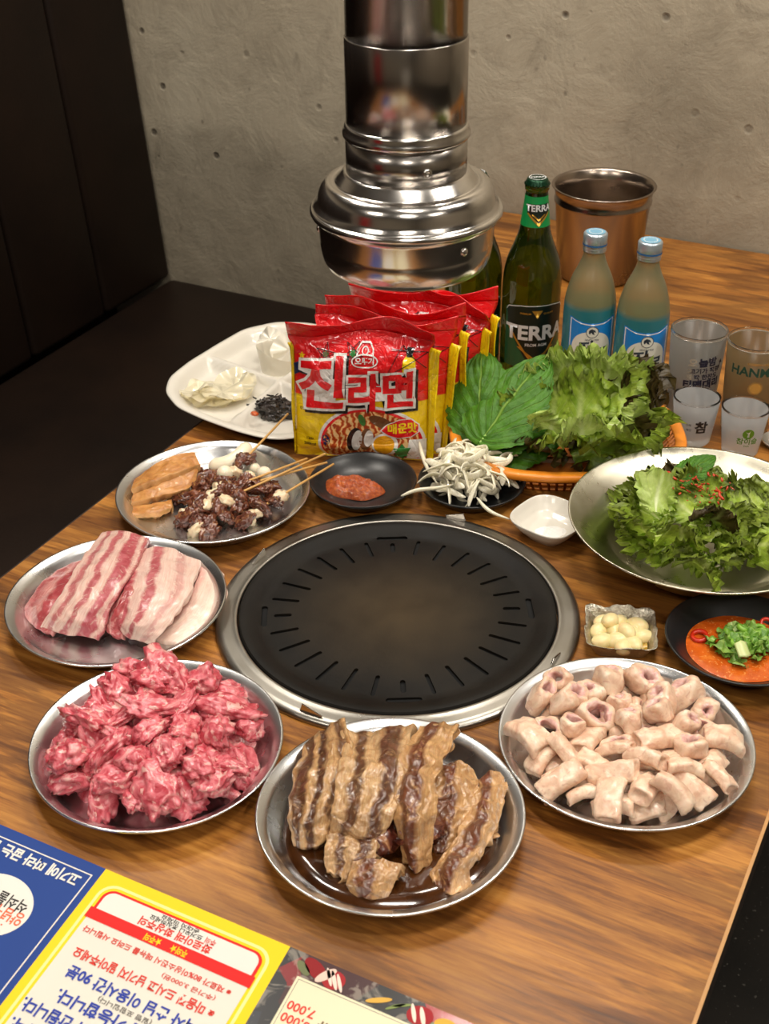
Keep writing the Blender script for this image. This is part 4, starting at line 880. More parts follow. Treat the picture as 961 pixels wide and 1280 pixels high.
rs = random.Random(5)
def leaflet(s, seed):
    r2 = random.Random(seed); ph = r2.uniform(0, 6)
    return grid(10, 10, lambda u, v: ((u - .5) * s * math.sin(PI * min(1, v * .92 + .06)) ** .7 * (1 + .25 * math.sin(v * 17 + ph)), (v - .5) * s * 1.3, s * .25 * math.sin(u * 5 + ph) * math.sin(v * 4 + ph) + s * .06 * math.sin(v * 16 + ph)))
HERBL = m_leaf('chopped_herb_light', '#6d9a35', '#9cbc56', '#c3d58c', None, .6, .15)
hm = [to_mesh('herb_leaf', leaflet(.015 if i % 3 else .011, i), HERBL if i in (1, 4) else HERB) for i in range(6)]
for i in range(46):
    a = rs.uniform(0, 6.28); d = .036 * math.sqrt(rs.random()); o = bpy.data.objects.new('herb_leaf', hm[i % 6]); COL.objects.link(o)
    lx, ly = .006 + d * math.cos(a), .002 + d * .78 * math.sin(a)
    o.location = (c.x + lx * math.cos(VR) - ly * math.sin(VR), c.y + lx * math.sin(VR) + ly * math.cos(VR), T + .019 + (1 - (d / .034) ** 2) * .012 * rs.random() + .0015)
    o.rotation_euler = (rs.uniform(-.7, .7), rs.uniform(-.7, .7), rs.uniform(0, 6)); s = rs.uniform(.7, 1.15); o.scale = (s, s, s); tag(o, ('light ' if i % 6 in (1, 4) else 'dark ') + 'green chopped herb leaf on the sauce, ' + sect(lx - .006, ly - .002, .031), 'herb', 'chopped green herbs')
def ringm(R, r, h, m): return to_mesh('ring', lathe([(R, -h), (R * 1.02, 0), (R, h), (r, h), (r * .96, 0), (r, -h)], 26, True), m)
SCG = plain('scallion_green', '#7fae3a', .35); CHR = plain('chili_red', '#c42a12', .25, Coat_Weight=.4)
sgm = ringm(.0062, .0036, .0022, SCG); crm = ringm(.0085, .0050, .0018, CHR)
for i, (lx, ly, z) in enumerate([(.004, .012, .030), (.020, .014, .027), (-.006, -.006, .026), (.026, -.002, .024), (.012, .022, .022), (.032, .010, .022)]):
    o = bpy.data.objects.new('scallion_ring', sgm); COL.objects.link(o); o.location = (c.x + lx * math.cos(VR) - ly * math.sin(VR), c.y + lx * math.sin(VR) + ly * math.cos(VR), T + z); o.rotation_euler = (rs.uniform(-.5, .5), rs.uniform(-.5, .5), 0); tag(o, 'bright green scallion ring on the herbs in the sauce', 'scallion', 'scallion rings')
o = bpy.data.objects.new('chili_ring', crm); COL.objects.link(o); o.location = at(874, 795, .0195); o.rotation_euler = (.15, -.1, 0); tag(o, 'red chili ring floating at the left of the sauce', 'chili')
o = bpy.data.objects.new('chili_ring', crm); COL.objects.link(o); o.location = at(958, 780, .026); o.scale = (.8, .8, .8); o.rotation_euler = (.4, .3, 0); tag(o, 'small red chili ring at the right of the herbs', 'chili')
p_ = grid(8, 8, lambda u, v: ((u - .5) * .013, (v - .5) * .017 * (1 - .4 * abs(u - .5)), .0022 * math.sin(u * 3)))
o = obj('scallion_piece', p_, HERB2, loc=at(928, 812, .031), rot=(.5, .15, VR + .3)); s_ = o.modifiers.new('t', 'SOLIDIFY'); s_.thickness = .0014; tag(o, 'large pale scallion piece lying on the green herbs', 'scallion')

# ------------------------------------------------------------------ leaves
def leaf_bm(seed, L, W, bend=1.2, ruf=.16, cup=.5, freq=7, nu=26, nv=34, twist=.3, nar=.25):
    """frilled lettuce leaf: stem at v=0, frilly margin; u across"""
    rs = random.Random(seed); p1, p2, p3 = (rs.uniform(0, 6.28) for _ in range(3)); tw = rs.uniform(-twist, twist)
    def f(u, v):
        s = 2 * u - 1
        hw = W * .5 * (nar + (1 - nar) * math.sin(min(1, v * 1.08) * PI * .62) ** 1.3) * (1 - .45 * max(0, v - .8) / .2 * abs(s) ** 2)
        e = max(abs(s) ** 2.2, max(0, (v - .62) / .38) ** 1.6 * (.75 + .25 * abs(s)))
        edge_len = v * 1.0 if abs(s) > .5 else v
        arc = (v * freq + s * freq * .55 * (1 if v > .6 else .4))
        r = ruf * W * e * (math.sin(arc * 2.3 + p1 + (0 if s > 0 else 2)) * .6 + math.sin(arc * 5.1 + p2) * .38 + math.sin(arc * 10.3 + p3) * .2)
        th = bend * (v ** 1.4)
        # curve along the length
        y = L * (math.sin(th) / bend if bend else v) * .98; z = L * ((1 - math.cos(th)) / bend if bend else 0)
        n = Vector((0, -math.sin(th * 1.2), math.cos(th * 1.2)))
        x = s * hw * (1 + .12 * e * math.sin(arc * 4 + p2)); cz = -cup * hw * s * s * .6
        b = .030 * W * fbm((x * 60, y * 60, seed), .9, seed, 2) * (1 - math.exp(-abs(s) * 8))
        p = Vector((x, y, z)) + n * (r - cz * -1 + b)
        a = tw * v * 2; p.x, p.z = p.x * math.cos(a) - p.z * math.sin(a), p.x * math.sin(a) + p.z * math.cos(a)
        # frill pulls inward and outward
        p.y += ruf * W * .5 * e * math.sin(arc * 7 + p1); return p
    return grid(nu, nv, f)
LG = m_leaf('green_lettuce', '#8fb12f', '#b9d050', '#dfe89c', '#71802a', .82, .34)
LRED = m_leaf('red_leaf_lettuce', '#5c7a22', '#87a038', '#bfcd7c', '#3f2616', .52, .22)
LPALE = m_leaf('pale_lettuce', '#a3bf4e', '#c3d67a', '#e3ebb8', None, .8, .3)
PER = NT('perilla_leaf'); uv = PER.n('TexCoord').outputs['UV']; s3 = PER.n('SeparateXYZ', Vector=uv); au = PER.math('ABSOLUTE', PER.math('SUBTRACT', s3.outputs[0], .5))
vv = PER.math('SUBTRACT', PER.math('MULTIPLY', s3.outputs[1], 8.0), PER.math('MULTIPLY', PER.math('POWER', au, .8), 9.0)); vn = PER.math('ABSOLUTE', PER.math('SUBTRACT', PER.math('FRACT', vv), .5)); vf = PER.ramp(vn, [(.0, 1.0), (.05, 0.0)])
rb = PER.ramp(au, [(.0, 1.0), (.012, .7), (.022, 0.0)]); nn_ = PER.noise(PER.coord(), 60, 4, .6)
pc = PER.mix(PER.math('MULTIPLY', PER.math('MAXIMUM', vf, rb), .55), PER.ramp(nn_, [(.3, '#305a10'), (.7, '#4b7c1a')]), '#8fae48')
PER.p(Base_Color=pc, Roughness=.5, Specular_IOR_Level=.3); PER.bump(PER.math('SUBTRACT', PER.noise(PER.coord(), 220, 3, .5), PER.math('MULTIPLY', PER.math('MAXIMUM', vf, rb), 1.2)), .8, .0015); PER = PER.m
def perilla_bm(seed, L, W):
    def f(u, v):
        s = 2 * u - 1; hw = W * .5 * (math.sin(PI * min(1, v ** .72)) ** .62) * (1 - .25 * v) + .0005
        ser = 1 + .035 * math.sin(v * 80 + seed) * abs(s) ** 6
        x = s * hw * ser; y = L * (v + .06 * abs(s) * (1 - v) * -1 - .05 * s * s * max(0, .25 - v) * 4)
        z = .10 * W * math.sin(v * 2.6) - .16 * hw * s * s + .0012 * math.sin(v * 25 - abs(s) * 20) + .004 * fbm((x * 30, y * 30, 0), 1, seed)
        return (x, y, z)
    return grid(26, 60, f)
def place(me, loc, heading, pitch=0, roll=0, s=1, name='x'):
    o = bpy.data.objects.new(name, me); COL.objects.link(o); o.location = loc
    o.rotation_mode = 'ZXY' if False else 'XYZ'
    m = Matrix.Rotation(heading, 4, 'Z') @ Matrix.Rotation(pitch, 4, 'X') @ Matrix.Rotation(roll, 4, 'Y'); o.rotation_euler = m.to_euler(); o.scale = (s, s, s); return o
def img_dir(dx, dy): return VR + math.atan2(dy, dx) - PI / 2          # heading so that local +Y points right(dx)/away(dy)

# orange basket
BC = Vector(at(708, 540, .040)); BA, BB = .138, .108
ORG = plain('orange_plastic', '#dd8420', .4, Coat_Weight=.2); ORG2 = plain('orange_weave', '#b9681a', .5)
t = thing('vegetable_basket', 'oval orange plastic basket heaped with lettuce and perilla leaves', 'basket', (BC.x, BC.y, T), VR)
def ovf(prof):
    n = len(prof) - 1
    def f(u, v):
        i = min(int(v * n + 1e-6), n - 1); t_ = v * n - i; d = prof[i][0] + (prof[i + 1][0] - prof[i][0]) * t_; z = prof[i][1] + (prof[i + 1][1] - prof[i][1]) * t_
        a = 2 * PI * u; k = rsq(a, 2.6); return ((BA + d) * k * math.cos(a), (BB + d) * k * math.sin(a), z)
    return f
rim = [(-.013, .040), (-.012, .0425), (-.002, .0435), (.0, .0420), (.0005, .036), (-.001, .0355), (-.003, .039), (-.0115, .0385), (-.013, .040)]
obj('rim', grid(120, 8, ovf(rim)), ORG, t)
obj('base', grid(90, 4, ovf([(-.0405, .003), (-.0395, .003), (-.0395, .0005), (-.10, .0005), (-.10, .002)])), ORG2, t)
for ring_z, dd in ((.012, -.0335), (.021, -.0265), (.030, -.0190)):
    obj('weave_band', grid(110, 4, ovf([(dd - .0008, ring_z - .0022), (dd + .0010, ring_z - .0022), (dd + .0018, ring_z + .0022), (dd, ring_z + .0022), (dd - .0008, ring_z - .0022)])), ORG2, t)
rib = None
for i in range(72):
    a = 2 * PI * i / 72; k = rsq(a, 2.6); P0 = Vector(((BA - .0395) * k * math.cos(a), (BB - .0395) * k * math.sin(a), .002)); P1 = Vector(((BA - .0125) * k * math.cos(a), (BB - .0125) * k * math.sin(a), .039))
    if rib is None:
        rib = to_mesh('basket_rib', tube(bmesh.new(), [(0, 0, 0), (0, 0, 1)], .0016, 6), ORG2)
    o = bpy.data.objects.new('basket_rib', rib); COL.objects.link(o); o.parent = t; d = P1 - P0; o.location = P0; o.rotation_euler = d.to_track_quat('Z', 'Y').to_euler(); o.scale = (1, 1, d.length)
# perilla leaves on the left of the basket
pml = [to_mesh('perilla_leaf', perilla_bm(i, .112, .098), PER) for i in range(3)]
PST = plain('perilla_stem', '#8fb25a', .45)
for i, (px_, py_, h, hd, pt, rl, s, lb) in enumerate([
    (612, 566, .026, (.95, .30), .15, .10, 1.0, 'perilla leaf lowest in the basket stack beside the onion'),
    (606, 558, .036, (.9, .45), .28, -.10, 1.0, 'perilla leaf second from the bottom of its stack'),
    (604, 552, .044, (.75, .6), .35, .20, .95, 'perilla leaf turned sideways under the top leaf'),
    (600, 540, .050, (.10, 1), .62, -.25, .95, 'perilla leaf bending up against the noodle packs'),
    (606, 545, .056, (.72, .70), .50, .05, 1.12, 'large green perilla leaf on top of its stack with visible veins')]):
    o = place(pml[i % 3], at(px_, py_, h), img_dir(*hd), pt, rl, s, 'perilla_leaf'); tag(o, lb, 'perilla leaf')
    st = obj('stem', tube(bmesh.new(), [(0, .004, 0), (0, -.008, -.001), (.001, -.020, -.005), (.002, -.030, -.013)], [.0012, .0014, .0015, .0015], 8), PST, o)
# lettuce leaves of the basket
def lset(prefix, n, seed, L, W, m, **kw): return [to_mesh(prefix, leaf_bm(seed + i, L, W, **kw), m) for i in range(n)]
lgm = lset('lettuce_leaf', 4, 300, .125, .115, LG, ruf=.15, bend=.9); lrm = lset('red_leaf', 4, 320, .120, .115, LRED, ruf=.17, bend=1.0); lsm = lset('small_leaf', 3, 340, .075, .075, LPALE, ruf=.16, bend=1.5)
BL = [  # px,py,h of the stem, heading, pitch, roll, scale, kind
    (680, 560, .028, (.35, 1), .45, .1, .78, 1, 'dark red edged lettuce leaf at the bottom back of the basket'),
    (715, 570, .028, (.95, .15), .20, .3, .86, 1, 'dark lettuce leaf lying right at the bottom of the basket'),
    (745, 552, .034, (.75, .75), .45, -.2, .80, 1, 'brown edged lettuce leaf at the right back of the basket'),
    (755, 565, .034, (1, -.1), .25, .0, .66, 0, 'light green lettuce leaf at the right end of the basket'),
    (700, 560, .036, (-.65, -.6), .05, .2, .52, 1, 'dark frilled lettuce leaf hanging to the front left'),
    (692, 552, .042, (-.05, 1), .75, .1, .55, 0, 'light green lettuce leaf standing at the back left'),
    (722, 550, .044, (.2, 1), .75, -.2, .66, 0, 'tall light green lettuce leaf standing highest at the back'),
    (768, 548, .044, (.5, .8), .60, .3, .66, 1, 'dark tipped lettuce leaf standing at the right back'),
    (712, 532, .062, (-.2, -1), -.10, .15, .62, 0, 'light green lettuce leaf draping over the front of the pile'),
    (745, 532, .060, (.2, -1), -.05, -.2, .66, 0, 'yellow green lettuce leaf draping towards the salad bowl'),
    (770, 535, .056, (.8, -.6), .0, .2, .60, 0, 'green lettuce leaf spreading to the front right rim'),
    (705, 515, .066, (.1, .8), .55, .2, .62, 0, 'bright green lettuce leaf on top in the middle'),
    (735, 515, .068, (.9, .3), .35, .0, .64, 0, 'bright ruffled lettuce leaf on top pointing right'),
    (775, 515, .062, (.9, .5), .40, -.2, .60, 1, 'red brown lettuce leaf on top at the right end'),
    (672, 540, .052, (-.5, .5), .45, -.2, .48, 0, 'small green lettuce leaf next to the perilla leaves'),
    (715, 500, .074, (-.2, .6), .60, .3, .85, 2, 'small pale curled lettuce leaf on top at the left'),
    (745, 505, .074, (.4, .5), .60, -.3, .85, 2, 'small pale curled lettuce leaf on top in the centre'),
    (725, 540, .072, (.0, -.8), .10, .2, .80, 2, 'small pale curled lettuce leaf at the front centre'),
    (690, 505, .070, (-.5, .7), .55, .2, .75, 2, 'small pale curled lettuce leaf touching the top perilla leaf'),
    (775, 500, .072, (.5, .7), .55, -.2, .80, 2, 'small pale curled lettuce leaf on top towards the beer glasses'),
    (760, 530, .070, (.6, -.6), .15, .1, .75, 2, 'small pale curled lettuce leaf hanging at the front right'),
    (695, 535, .068, (-.4, -.7), .10, -.1, .70, 2, 'small pale curled lettuce leaf hanging at the front left'),
    (742, 488, .070, (.1, 1), .60, .1, .70, 2, 'curled pale lettuce leaf standing up against the soju bottles')]
for (a_, b_, h, hd, pt, rl, s, kd, lb) in BL:
    o = place((lgm, lrm, lsm)[kd][BL.index((a_, b_, h, hd, pt, rl, s, kd, lb)) % 3], at(a_, b_, h), img_dir(*hd), pt, rl, s, 'lettuce_leaf'); tag(o, lb, 'lettuce')

# ------------------------------------------------------------------ salad bowl
SB = Vector(at(880, 643, .060)); SRm = .145
sbp = [(0, .0015), (.05, .0016), (.070, .004), (.088, .012), (.098, .020), (.104, .025), (.130, .0385), (SRm - .002, .0462), (SRm, .0468), (SRm + .0006, .0458), (SRm - .001, .0446), (.130, .0366), (.104, .0232), (.098, .018), (.086, .0095), (.070, .0018), (.05, 0), (0, 0)]
sbp = [(a_ * .962, b_ * 1.3) for a_, b_ in sbp]
o = obj('salad_bowl', lathe(sbp, 128), BRUSH, loc=(SB.x, SB.y, T)); tag(o, 'wide brushed steel bowl of dressed lettuce salad at the right', 'bowl')
sgm_ = lset('salad_leaf', 6, 400, .070, .062, LG, ruf=.17, bend=1.2, nu=20, nv=26); srm_ = lset('salad_leaf', 4, 420, .070, .065, LRED, ruf=.19, bend=1.3, nu=20, nv=26)
rs = random.Random(31)
for i in range(58):
    a = rs.uniform(0, 6.28); lay = i / 58; d = .078 * math.sqrt(rs.random()) * (1 - .35 * lay); lx, ly = d * math.cos(a) - .006, d * math.sin(a) * .82
    red = (lx > .03 and ly < .0 and rs.random() < .7) or rs.random() < .05
    loc = (SB.x + lx * math.cos(VR) - ly * math.sin(VR), SB.y + lx * math.sin(VR) + ly * math.cos(VR), T + .023 + lay * .026 + (d / .09) ** 2 * .010)
    hd = rs.uniform(0, 6.28) if d < .03 else (VR + a - PI / 2 + rs.uniform(-.9, .9))
    o = place(rs.choice(srm_ if red else sgm_), loc, hd, rs.uniform(-.25, .35), rs.uniform(-.6, .6), rs.uniform(.55, .82), 'salad_leaf')
    if red: tag(o, 'dark red brown torn salad leaf, ' + sect(lx, ly, .075), 'lettuce', 'dark torn salad leaves')
    else: tag(o, 'light green torn salad leaf, ' + sect(lx, ly, .075), 'lettuce', 'green torn salad leaves')
o = place(pml[0], at(850, 598, .060), img_dir(.9, .4), .35, .2, .42, 'perilla_piece'); tag(o, 'dark green smooth leaf piece at the back of the salad', 'perilla leaf')
o = place(to_mesh('pale_leaf', leaf_bm(450, .06, .055, ruf=.08, bend=.8), LPALE), at(820, 640, .070), img_dir(.1, 1), .35, .1, .8, 'lettuce_leaf'); tag(o, 'pale smooth lettuce piece in the middle left of the salad', 'lettuce')
FLK = plain('chili_flake', '#b5330f', .35, Coat_Weight=.3); fm = to_mesh('chili_flake', blob(5, 1, .7, .35, .4, 2, 1), FLK)
for i in range(60):
    a = rs.uniform(0, 6.28); d = rs.random() ** .7
    q = at(868 + 38 * d * math.cos(a) + 10, 612 + 20 * d * math.sin(a), .077 + .004 * rs.random())
    o = bpy.data.objects.new('chili_flake', fm); COL.objects.link(o); o.location = q; s = rs.uniform(.0008, .0022); o.scale = (s * rs.uniform(1, 2.2), s, s); o.rotation_euler = (rs.uniform(-1, 1), rs.uniform(-1, 1), rs.uniform(0, 6)); tag(o, 'tiny red chili flake on the salad, ' + sect(math.cos(a) * d, math.sin(a) * d, 1.0), 'chili flake', 'chili flakes on the salad')
for q, lb in (((846, 600, .068), 'red chili strip on the back left of the salad'), ((905, 625, .074), 'red chili strip in the middle of the salad')):
    o = obj('chili_strip', tube(bmesh.new(), spl([(0, 0, 0), (.006, .003, .002), (.012, .001, .004), (.018, .004, .002)], 12), [.0006] + [.0016] * 11 + [.0006], 8), FLK, loc=at(*q), rot=(.2, .1, rs.uniform(0, 3))); tag(o, lb, 'chili')

# small steel dish cut by the right edge of the picture
c = at(976, 548, .010); o = obj('steel_saucer', lathe([(0, .001), (.016, .001), (.021, .008), (.0235, .009), (.0238, .0078), (.0215, .0062), (.017, 0), (0, 0)], 48), ALU, loc=(c.x, c.y, T)); tag(o, 'small steel saucer half out of view beside the shot glasses', 'saucer')

# ------------------------------------------------------------------ white side dish tray
TC = Vector(at(350, 476, .0))
outl = [(207, 490), (212, 472), (236, 453), (270, 432), (305, 412), (345, 403), (385, 404), (425, 412), (452, 432), (458, 460), (446, 492), (425, 520), (398, 538), (368, 548), (338, 549), (300, 540), (255, 524), (222, 509)]
op = [Vector(at(x, y, .021)) - Vector((TC.x, TC.y, T)) for x, y in outl]
NA = 144
def outr(a):
    """distance to the outline along angle a"""
    d = Vector((math.cos(a), math.sin(a))); best = .05
    for p, q in zip(op, op[1:] + op[:1]):
        e = Vector((q.x - p.x, q.y - p.y)); det = d.x * -e.y + d.y * e.x
        if abs(det) < 1e-12: continue
        t_ = (p.x * -e.y + p.y * e.x) / det; s_ = (d.x * p.y - d.y * p.x) / det
        if 0 <= s_ <= 1 and t_ > 0: best = t_
    return best
ORr = [outr(2 * PI * i / NA) for i in range(NA)]
for _ in range(3): ORr = [(ORr[i - 1] + 2 * ORr[i] + ORr[(i + 1) % NA]) / 4 for i in range(NA)]
divs = []
for (x0, y0), (x1, y1) in (((350, 476), (272, 449)), ((350, 476), (284, 532)), ((350, 476), (392, 448)), ((350, 476), (402, 500))):
    a = Vector(at(x0, y0, .018)) - Vector((TC.x, TC.y, T)); b = Vector(at(x1, y1, .018)) - Vector((TC.x, TC.y, T)); divs.append((a.xy, a.xy + (b.xy - a.xy) * 1.35))
def smooth(x): x = max(0, min(1, x)); return x * x * (3 - 2 * x)
def tray_z(p, q):
    dd = min(((p - a) - (b - a) * max(0, min(1, (p - a).dot(b - a) / (b - a).length_squared))).length for a, b in divs)
    wall = smooth(1 - (dd - .0022) / .010) * .0155; edge = smooth((q - .80) / .16) * .0185
    return .0035 + max(wall, edge)
def trayf(u, v):
    a = 2 * PI * u; r = ORr[round(u * NA) % NA]
    if v <= .86: q = v / .86; p = Vector((math.cos(a), math.sin(a))) * r * q; z = tray_z(p, q); return (p.x, p.y, z)
    k = (v - .86) / .14; q, z = ((1.0, .0220), (1.006, .0205), (.995, .0195), (.93, .014), (.82, .0015), (.78, 0.0), (.0, 0.0))[min(6, int(k * 7))]
    return (math.cos(a) * r * q, math.sin(a) * r * q, z)
bm = grid(NA, 50, trayf); bmesh.ops.remove_doubles(bm, verts=bm.verts, dist=2e-5)
o = obj('side_dish_tray', bm, WHITEM, loc=(TC.x, TC.y, T)); tag(o, 'white melamine tray with four side dish compartments left of the noodles', 'tray')
RAD = NT('pickled_radish'); RAD.p(Base_Color=hexc('#efe6c8'), Roughness=.22, Transmission_Weight=.45, IOR=1.3, Coat_Weight=.4, Subsurface_Weight=.0); RAD.bump(RAD.noise(RAD.coord(), 80, 3), .3, .001); RAD = RAD.m
def wrapf(seed, R, fold=.35):
    rs_ = random.Random(seed); ph = rs_.uniform(0, 6)
    def f(u, v):
        a = 2 * PI * u; r = R * v; x, y = r * math.cos(a), r * math.sin(a)
        z = .0045 * v * v * math.sin(3 * a + ph) + .002 * v * math.sin(7 * a + ph) + fold * max(0, x - R * .45) * 1.3
        return (x, y, z)
    bm = grid(48, 12, f); bmesh.ops.remove_doubles(bm, verts=bm.verts, dist=1e-6); return bm
wm = [to_mesh('radish_wrap', wrapf(i, .036), RAD) for i in range(4)]
for i, (x, y, h, rx, ry, rz, s) in enumerate([(270, 495, .009, .05, .05, 0, .9), (262, 490, .011, -.05, .1, 2.8, .85), (285, 488, .013, .05, -.1, .8, .95), (250, 492, .014, .1, .2, 2.2, .7), (292, 482, .017, .05, -.15, 1.5, .85), (246, 488, .018, .2, .45, 3.4, .6), (278, 490, .018, .0, .0, 4.5, .75)]):
    o = bpy.data.objects.new('radish_wrap', wm[i % 4]); COL.objects.link(o); o.location = at(x, y, h); o.rotation_euler = (rx, ry, rz); o.scale = (s, s, s); tag(o, 'thin translucent pickled radish slice lying in the left compartment', 'radish wrap', 'pickled radish slices')
def curl(R, H, arc, fl, seed):
    return grid(44, 14, lambda u, v: (R * (1 + fl * v) * math.cos(arc * (u - .5)), R * (1 + fl * v) * math.sin(arc * (u - .5)) * .85, H * v * (1 - .35 * (2 * u - 1) ** 2) + .002 * math.sin(u * 11 + seed) * v))
RAD2 = NT('white_radish'); RAD2.p(Base_Color=hexc('#ece7d8'), Roughness=.3, Transmission_Weight=.25, Coat_Weight=.3, Subsurface_Weight=.0); RAD2 = RAD2.m
o = obj('radish_roll', curl(.025, .036, 4.4, .22, 1), RAD2, loc=at(350, 462, .006), rot=(0, 0, 3.6)); tag(o, 'large curled white radish sheet standing in the back compartment', 'radish wrap')
o = obj('radish_roll', curl(.021, .030, 3.4, .1, 2), RAD2, loc=at(342, 450, .010), rot=(.1, .1, .6)); tag(o, 'inner curled white radish sheet in the back compartment', 'radish wrap')
o = obj('radish_sheet', wrapf(9, .026, .5), RAD2, loc=at(362, 438, .030), rot=(.9, .2, VR - .2)); tag(o, 'round white radish sheet leaning over the curled ones', 'radish wrap')
o = obj('radish_sheet', wrapf(10, .017, .3), RAD2, loc=at(337, 424, .034), rot=(.7, -.2, VR)); tag(o, 'small white radish sheet at the back left of the roll', 'radish wrap')
SEA = m_meat('seaweed_salad', [(.3, '#0b0806'), (.5, '#1d140d'), (.68, '#33231a'), (.78, '#5b2416')], 120, .16, (1, 1, 1), None, 0, .8, .8, 2.0)
rs = random.Random(17); c0 = Vector(at(345, 512, .010)); bm = bmesh.new()
bl_ = blob(71, .028, .020, .013, .35, 2.5, 4, .5, .1); bm = bl_
for i in range(46):
    a = rs.uniform(0, 6.28); d = math.sqrt(rs.random()); x, y = .029 * d * math.cos(a), .019 * d * math.sin(a); z = .014 * (1 - d * d) + .001; pts = [(x, y, z)]; h = rs.uniform(0, 6.28)
    for k in range(5): h += rs.uniform(-.9, .9); pts.append((pts[-1][0] + .003 * math.cos(h), pts[-1][1] + .003 * math.sin(h), max(-.003, pts[-1][2] + rs.uniform(-.002, .0018))))
    tube(bm, spl(pts, 10), rs.uniform(.0007, .0014), 5)
o = obj('seaweed_salad', bm, SEA, loc=c0, rot=(0, 0, VR - .15)); tag(o, 'glossy black seasoned seaweed heap in the front compartment', 'seaweed', kind='stuff')
o = obj('carrot_piece', blob(3, .0055, .0040, .0028, .3, 2, 3), plain('carrot', '#c2551b', .3, Coat_Weight=.4), loc=at(318, 517, .020)); tag(o, 'small orange carrot bit at the left of the black seaweed', 'carrot')
KIM = m_meat('kimchi', [(.35, '#d46a2a'), (.5, '#e9a56e'), (.65, '#f0d6b8')], 150, .3, (1, 1, 1), None, .1, .5, .5, 1.5)
for i, (x, y, h, s, lb) in enumerate([(382, 450, .020, .008, 'orange kimchi piece at the back of the small right compartment'), (376, 466, .016, .007, 'pale kimchi piece at the front of the small right compartment'), (388, 470, .014, .008, 'pink kimchi piece half behind the noodle pack')]):
    o = obj('kimchi_piece', blob(90 + i, s, s * .8, s * .5, .4, 2, 3, .3), KIM, loc=at(x, y, h)); tag(o, lb, 'kimchi')

# ------------------------------------------------------------------ noodle packs
BAG = NT('noodle_film'); uvb = BAG.n('TexCoord').outputs['UV']; s4 = BAG.n('SeparateXYZ', Vector=uvb)
wob = BAG.math('MULTIPLY', BAG.math('SUBTRACT', BAG.noise(uvb, 2.5, 2), .5), .06)
lim = BAG.math('ADD', s4.outputs[1], wob); red = BAG.ramp(lim, [(.515, 0.0), (.525, 1.0)], 'LINEAR')
BAG.p(Base_Color=BAG.mix(red, '#f6d012', '#e3161c'), Roughness=.20, Coat_Weight=.8, Coat_Roughness=.06); ca = BAG.math('ABSOLUTE', BAG.math('SUBTRACT', BAG.noise(BAG.coord('Object', (1, 1, 1)), 30, 3, .55, .8), .5)); cr = BAG.math('ADD', BAG.math('MULTIPLY', BAG.math('POWER', ca, .5), 1.1), BAG.math('MULTIPLY', BAG.noise(BAG.coord('Object', (1, 1, 1)), 70, 3, .6, 1.0), .5)); BAG.bump(cr, .7, .004); BAGM = BAG.m
def film(name, col, metal=0):
    k = NT(name); k.p(Base_Color=hexc(col), Roughness=.22, Metallic=metal, Coat_Weight=.7, Coat_Roughness=.07); ca = k.math('ABSOLUTE', k.math('SUBTRACT', k.noise(k.coord('Object', (1, 1, 1)), 30, 3, .55, .8), .5)); cr = k.math('ADD', k.math('MULTIPLY', k.math('POWER', ca, .5), 1.1), k.math('MULTIPLY', k.noise(k.coord('Object', (1, 1, 1)), 70, 3, .6, 1.0), .5)); k.bump(cr, .7, .004); return k.m
FRED, FYEL, FWH, FBK, FNAVY, FGR, FORG = film('film_red', '#e2151c'), film('film_yellow', '#f8d312'), film('film_white', '#eeebe6'), film('film_black', '#141213'), film('film_navy', '#1a2350'), film('film_green', '#2f7a35'), film('film_egg', '#f3ab12')
k = NT('printed_noodles'); w1 = k.n('TexWave', Vector=k.coord('Object', (1, 1, 1)), Scale=38, Distortion=9, Detail=2, Detail_Scale=2.5).outputs['Fac']
k.p(Base_Color=k.ramp(w1, [(.2, '#a83c14'), (.45, '#cf6f2c'), (.7, '#e3a05c'), (.9, '#efc78c')]), Roughness=.22, Coat_Weight=.7, Coat_Roughness=.07); FNOOD = k.m
FBRN = film('film_brown', '#6b4528'); FGREY = film('film_grey', '#cfcdc8')
BW, BH, BT = .160, .152, .0155
def bag_pt(x, y, seed=0):
    """front of the pack; x across from -BW/2, y up from 0"""
    u = max(-1, min(1, x / (BW / 2))); v = max(0, min(1, y / BH)); P = Vector((x, y, seed))
    t_ = BT * (1 - abs(u) ** 3.5) * smooth(v / .14 + .05) * smooth((1 - v) / .26 + .04)
    wr = (.0036 * fbm((x, y, seed), 30, seed, 3) + .0016 * abs(noise.noise(Vector((x * 55, y * 38, seed)))) + .0012 * abs(math.sin((x * .8 + y) * 110 + 3 * fbm((x, y, 0), 20, seed))) * smooth((v - .6) / .3)) * (1 - abs(u) ** 6)
    flop = .012 * smooth((v - .86) / .14) * (.4 + .6 * math.sin(x * 30 + seed))
    return Vector((x * (1 + .07 * smooth((v - .88) / .12)), -(t_ + wr) + flop, y * (1 - .0) + .004 * smooth((v - .9) / .1) * math.sin(x * 45 + seed)))
def bag_map(seed):
    def fn(x, y):
        e = .002; p = bag_pt(x, y, seed); n = (bag_pt(x + e, y, seed) - bag_pt(x - e, y, seed)).cross(bag_pt(x, y + e, seed) - bag_pt(x, y - e, seed)).normalized()
        return p, n if n.y < 0 else -n
    return fn
def star(cx, cy, r, n=5, k=.42, rot=0): return [(cx + (r if i % 2 == 0 else r * k) * math.sin(rot + PI * i / n), cy + (r if i % 2 == 0 else r * k) * math.cos(rot + PI * i / n)) for i in range(2 * n)]
def seg2(a, b, w_): d = Vector((b[0] - a[0], b[1] - a[1])).normalized(); n = Vector((-d.y, d.x)) * w_ / 2; return [(a[0] + n.x, a[1] + n.y), (b[0] + n.x, b[1] + n.y), (b[0] - n.x, b[1] - n.y), (a[0] - n.x, a[1] - n.y)]
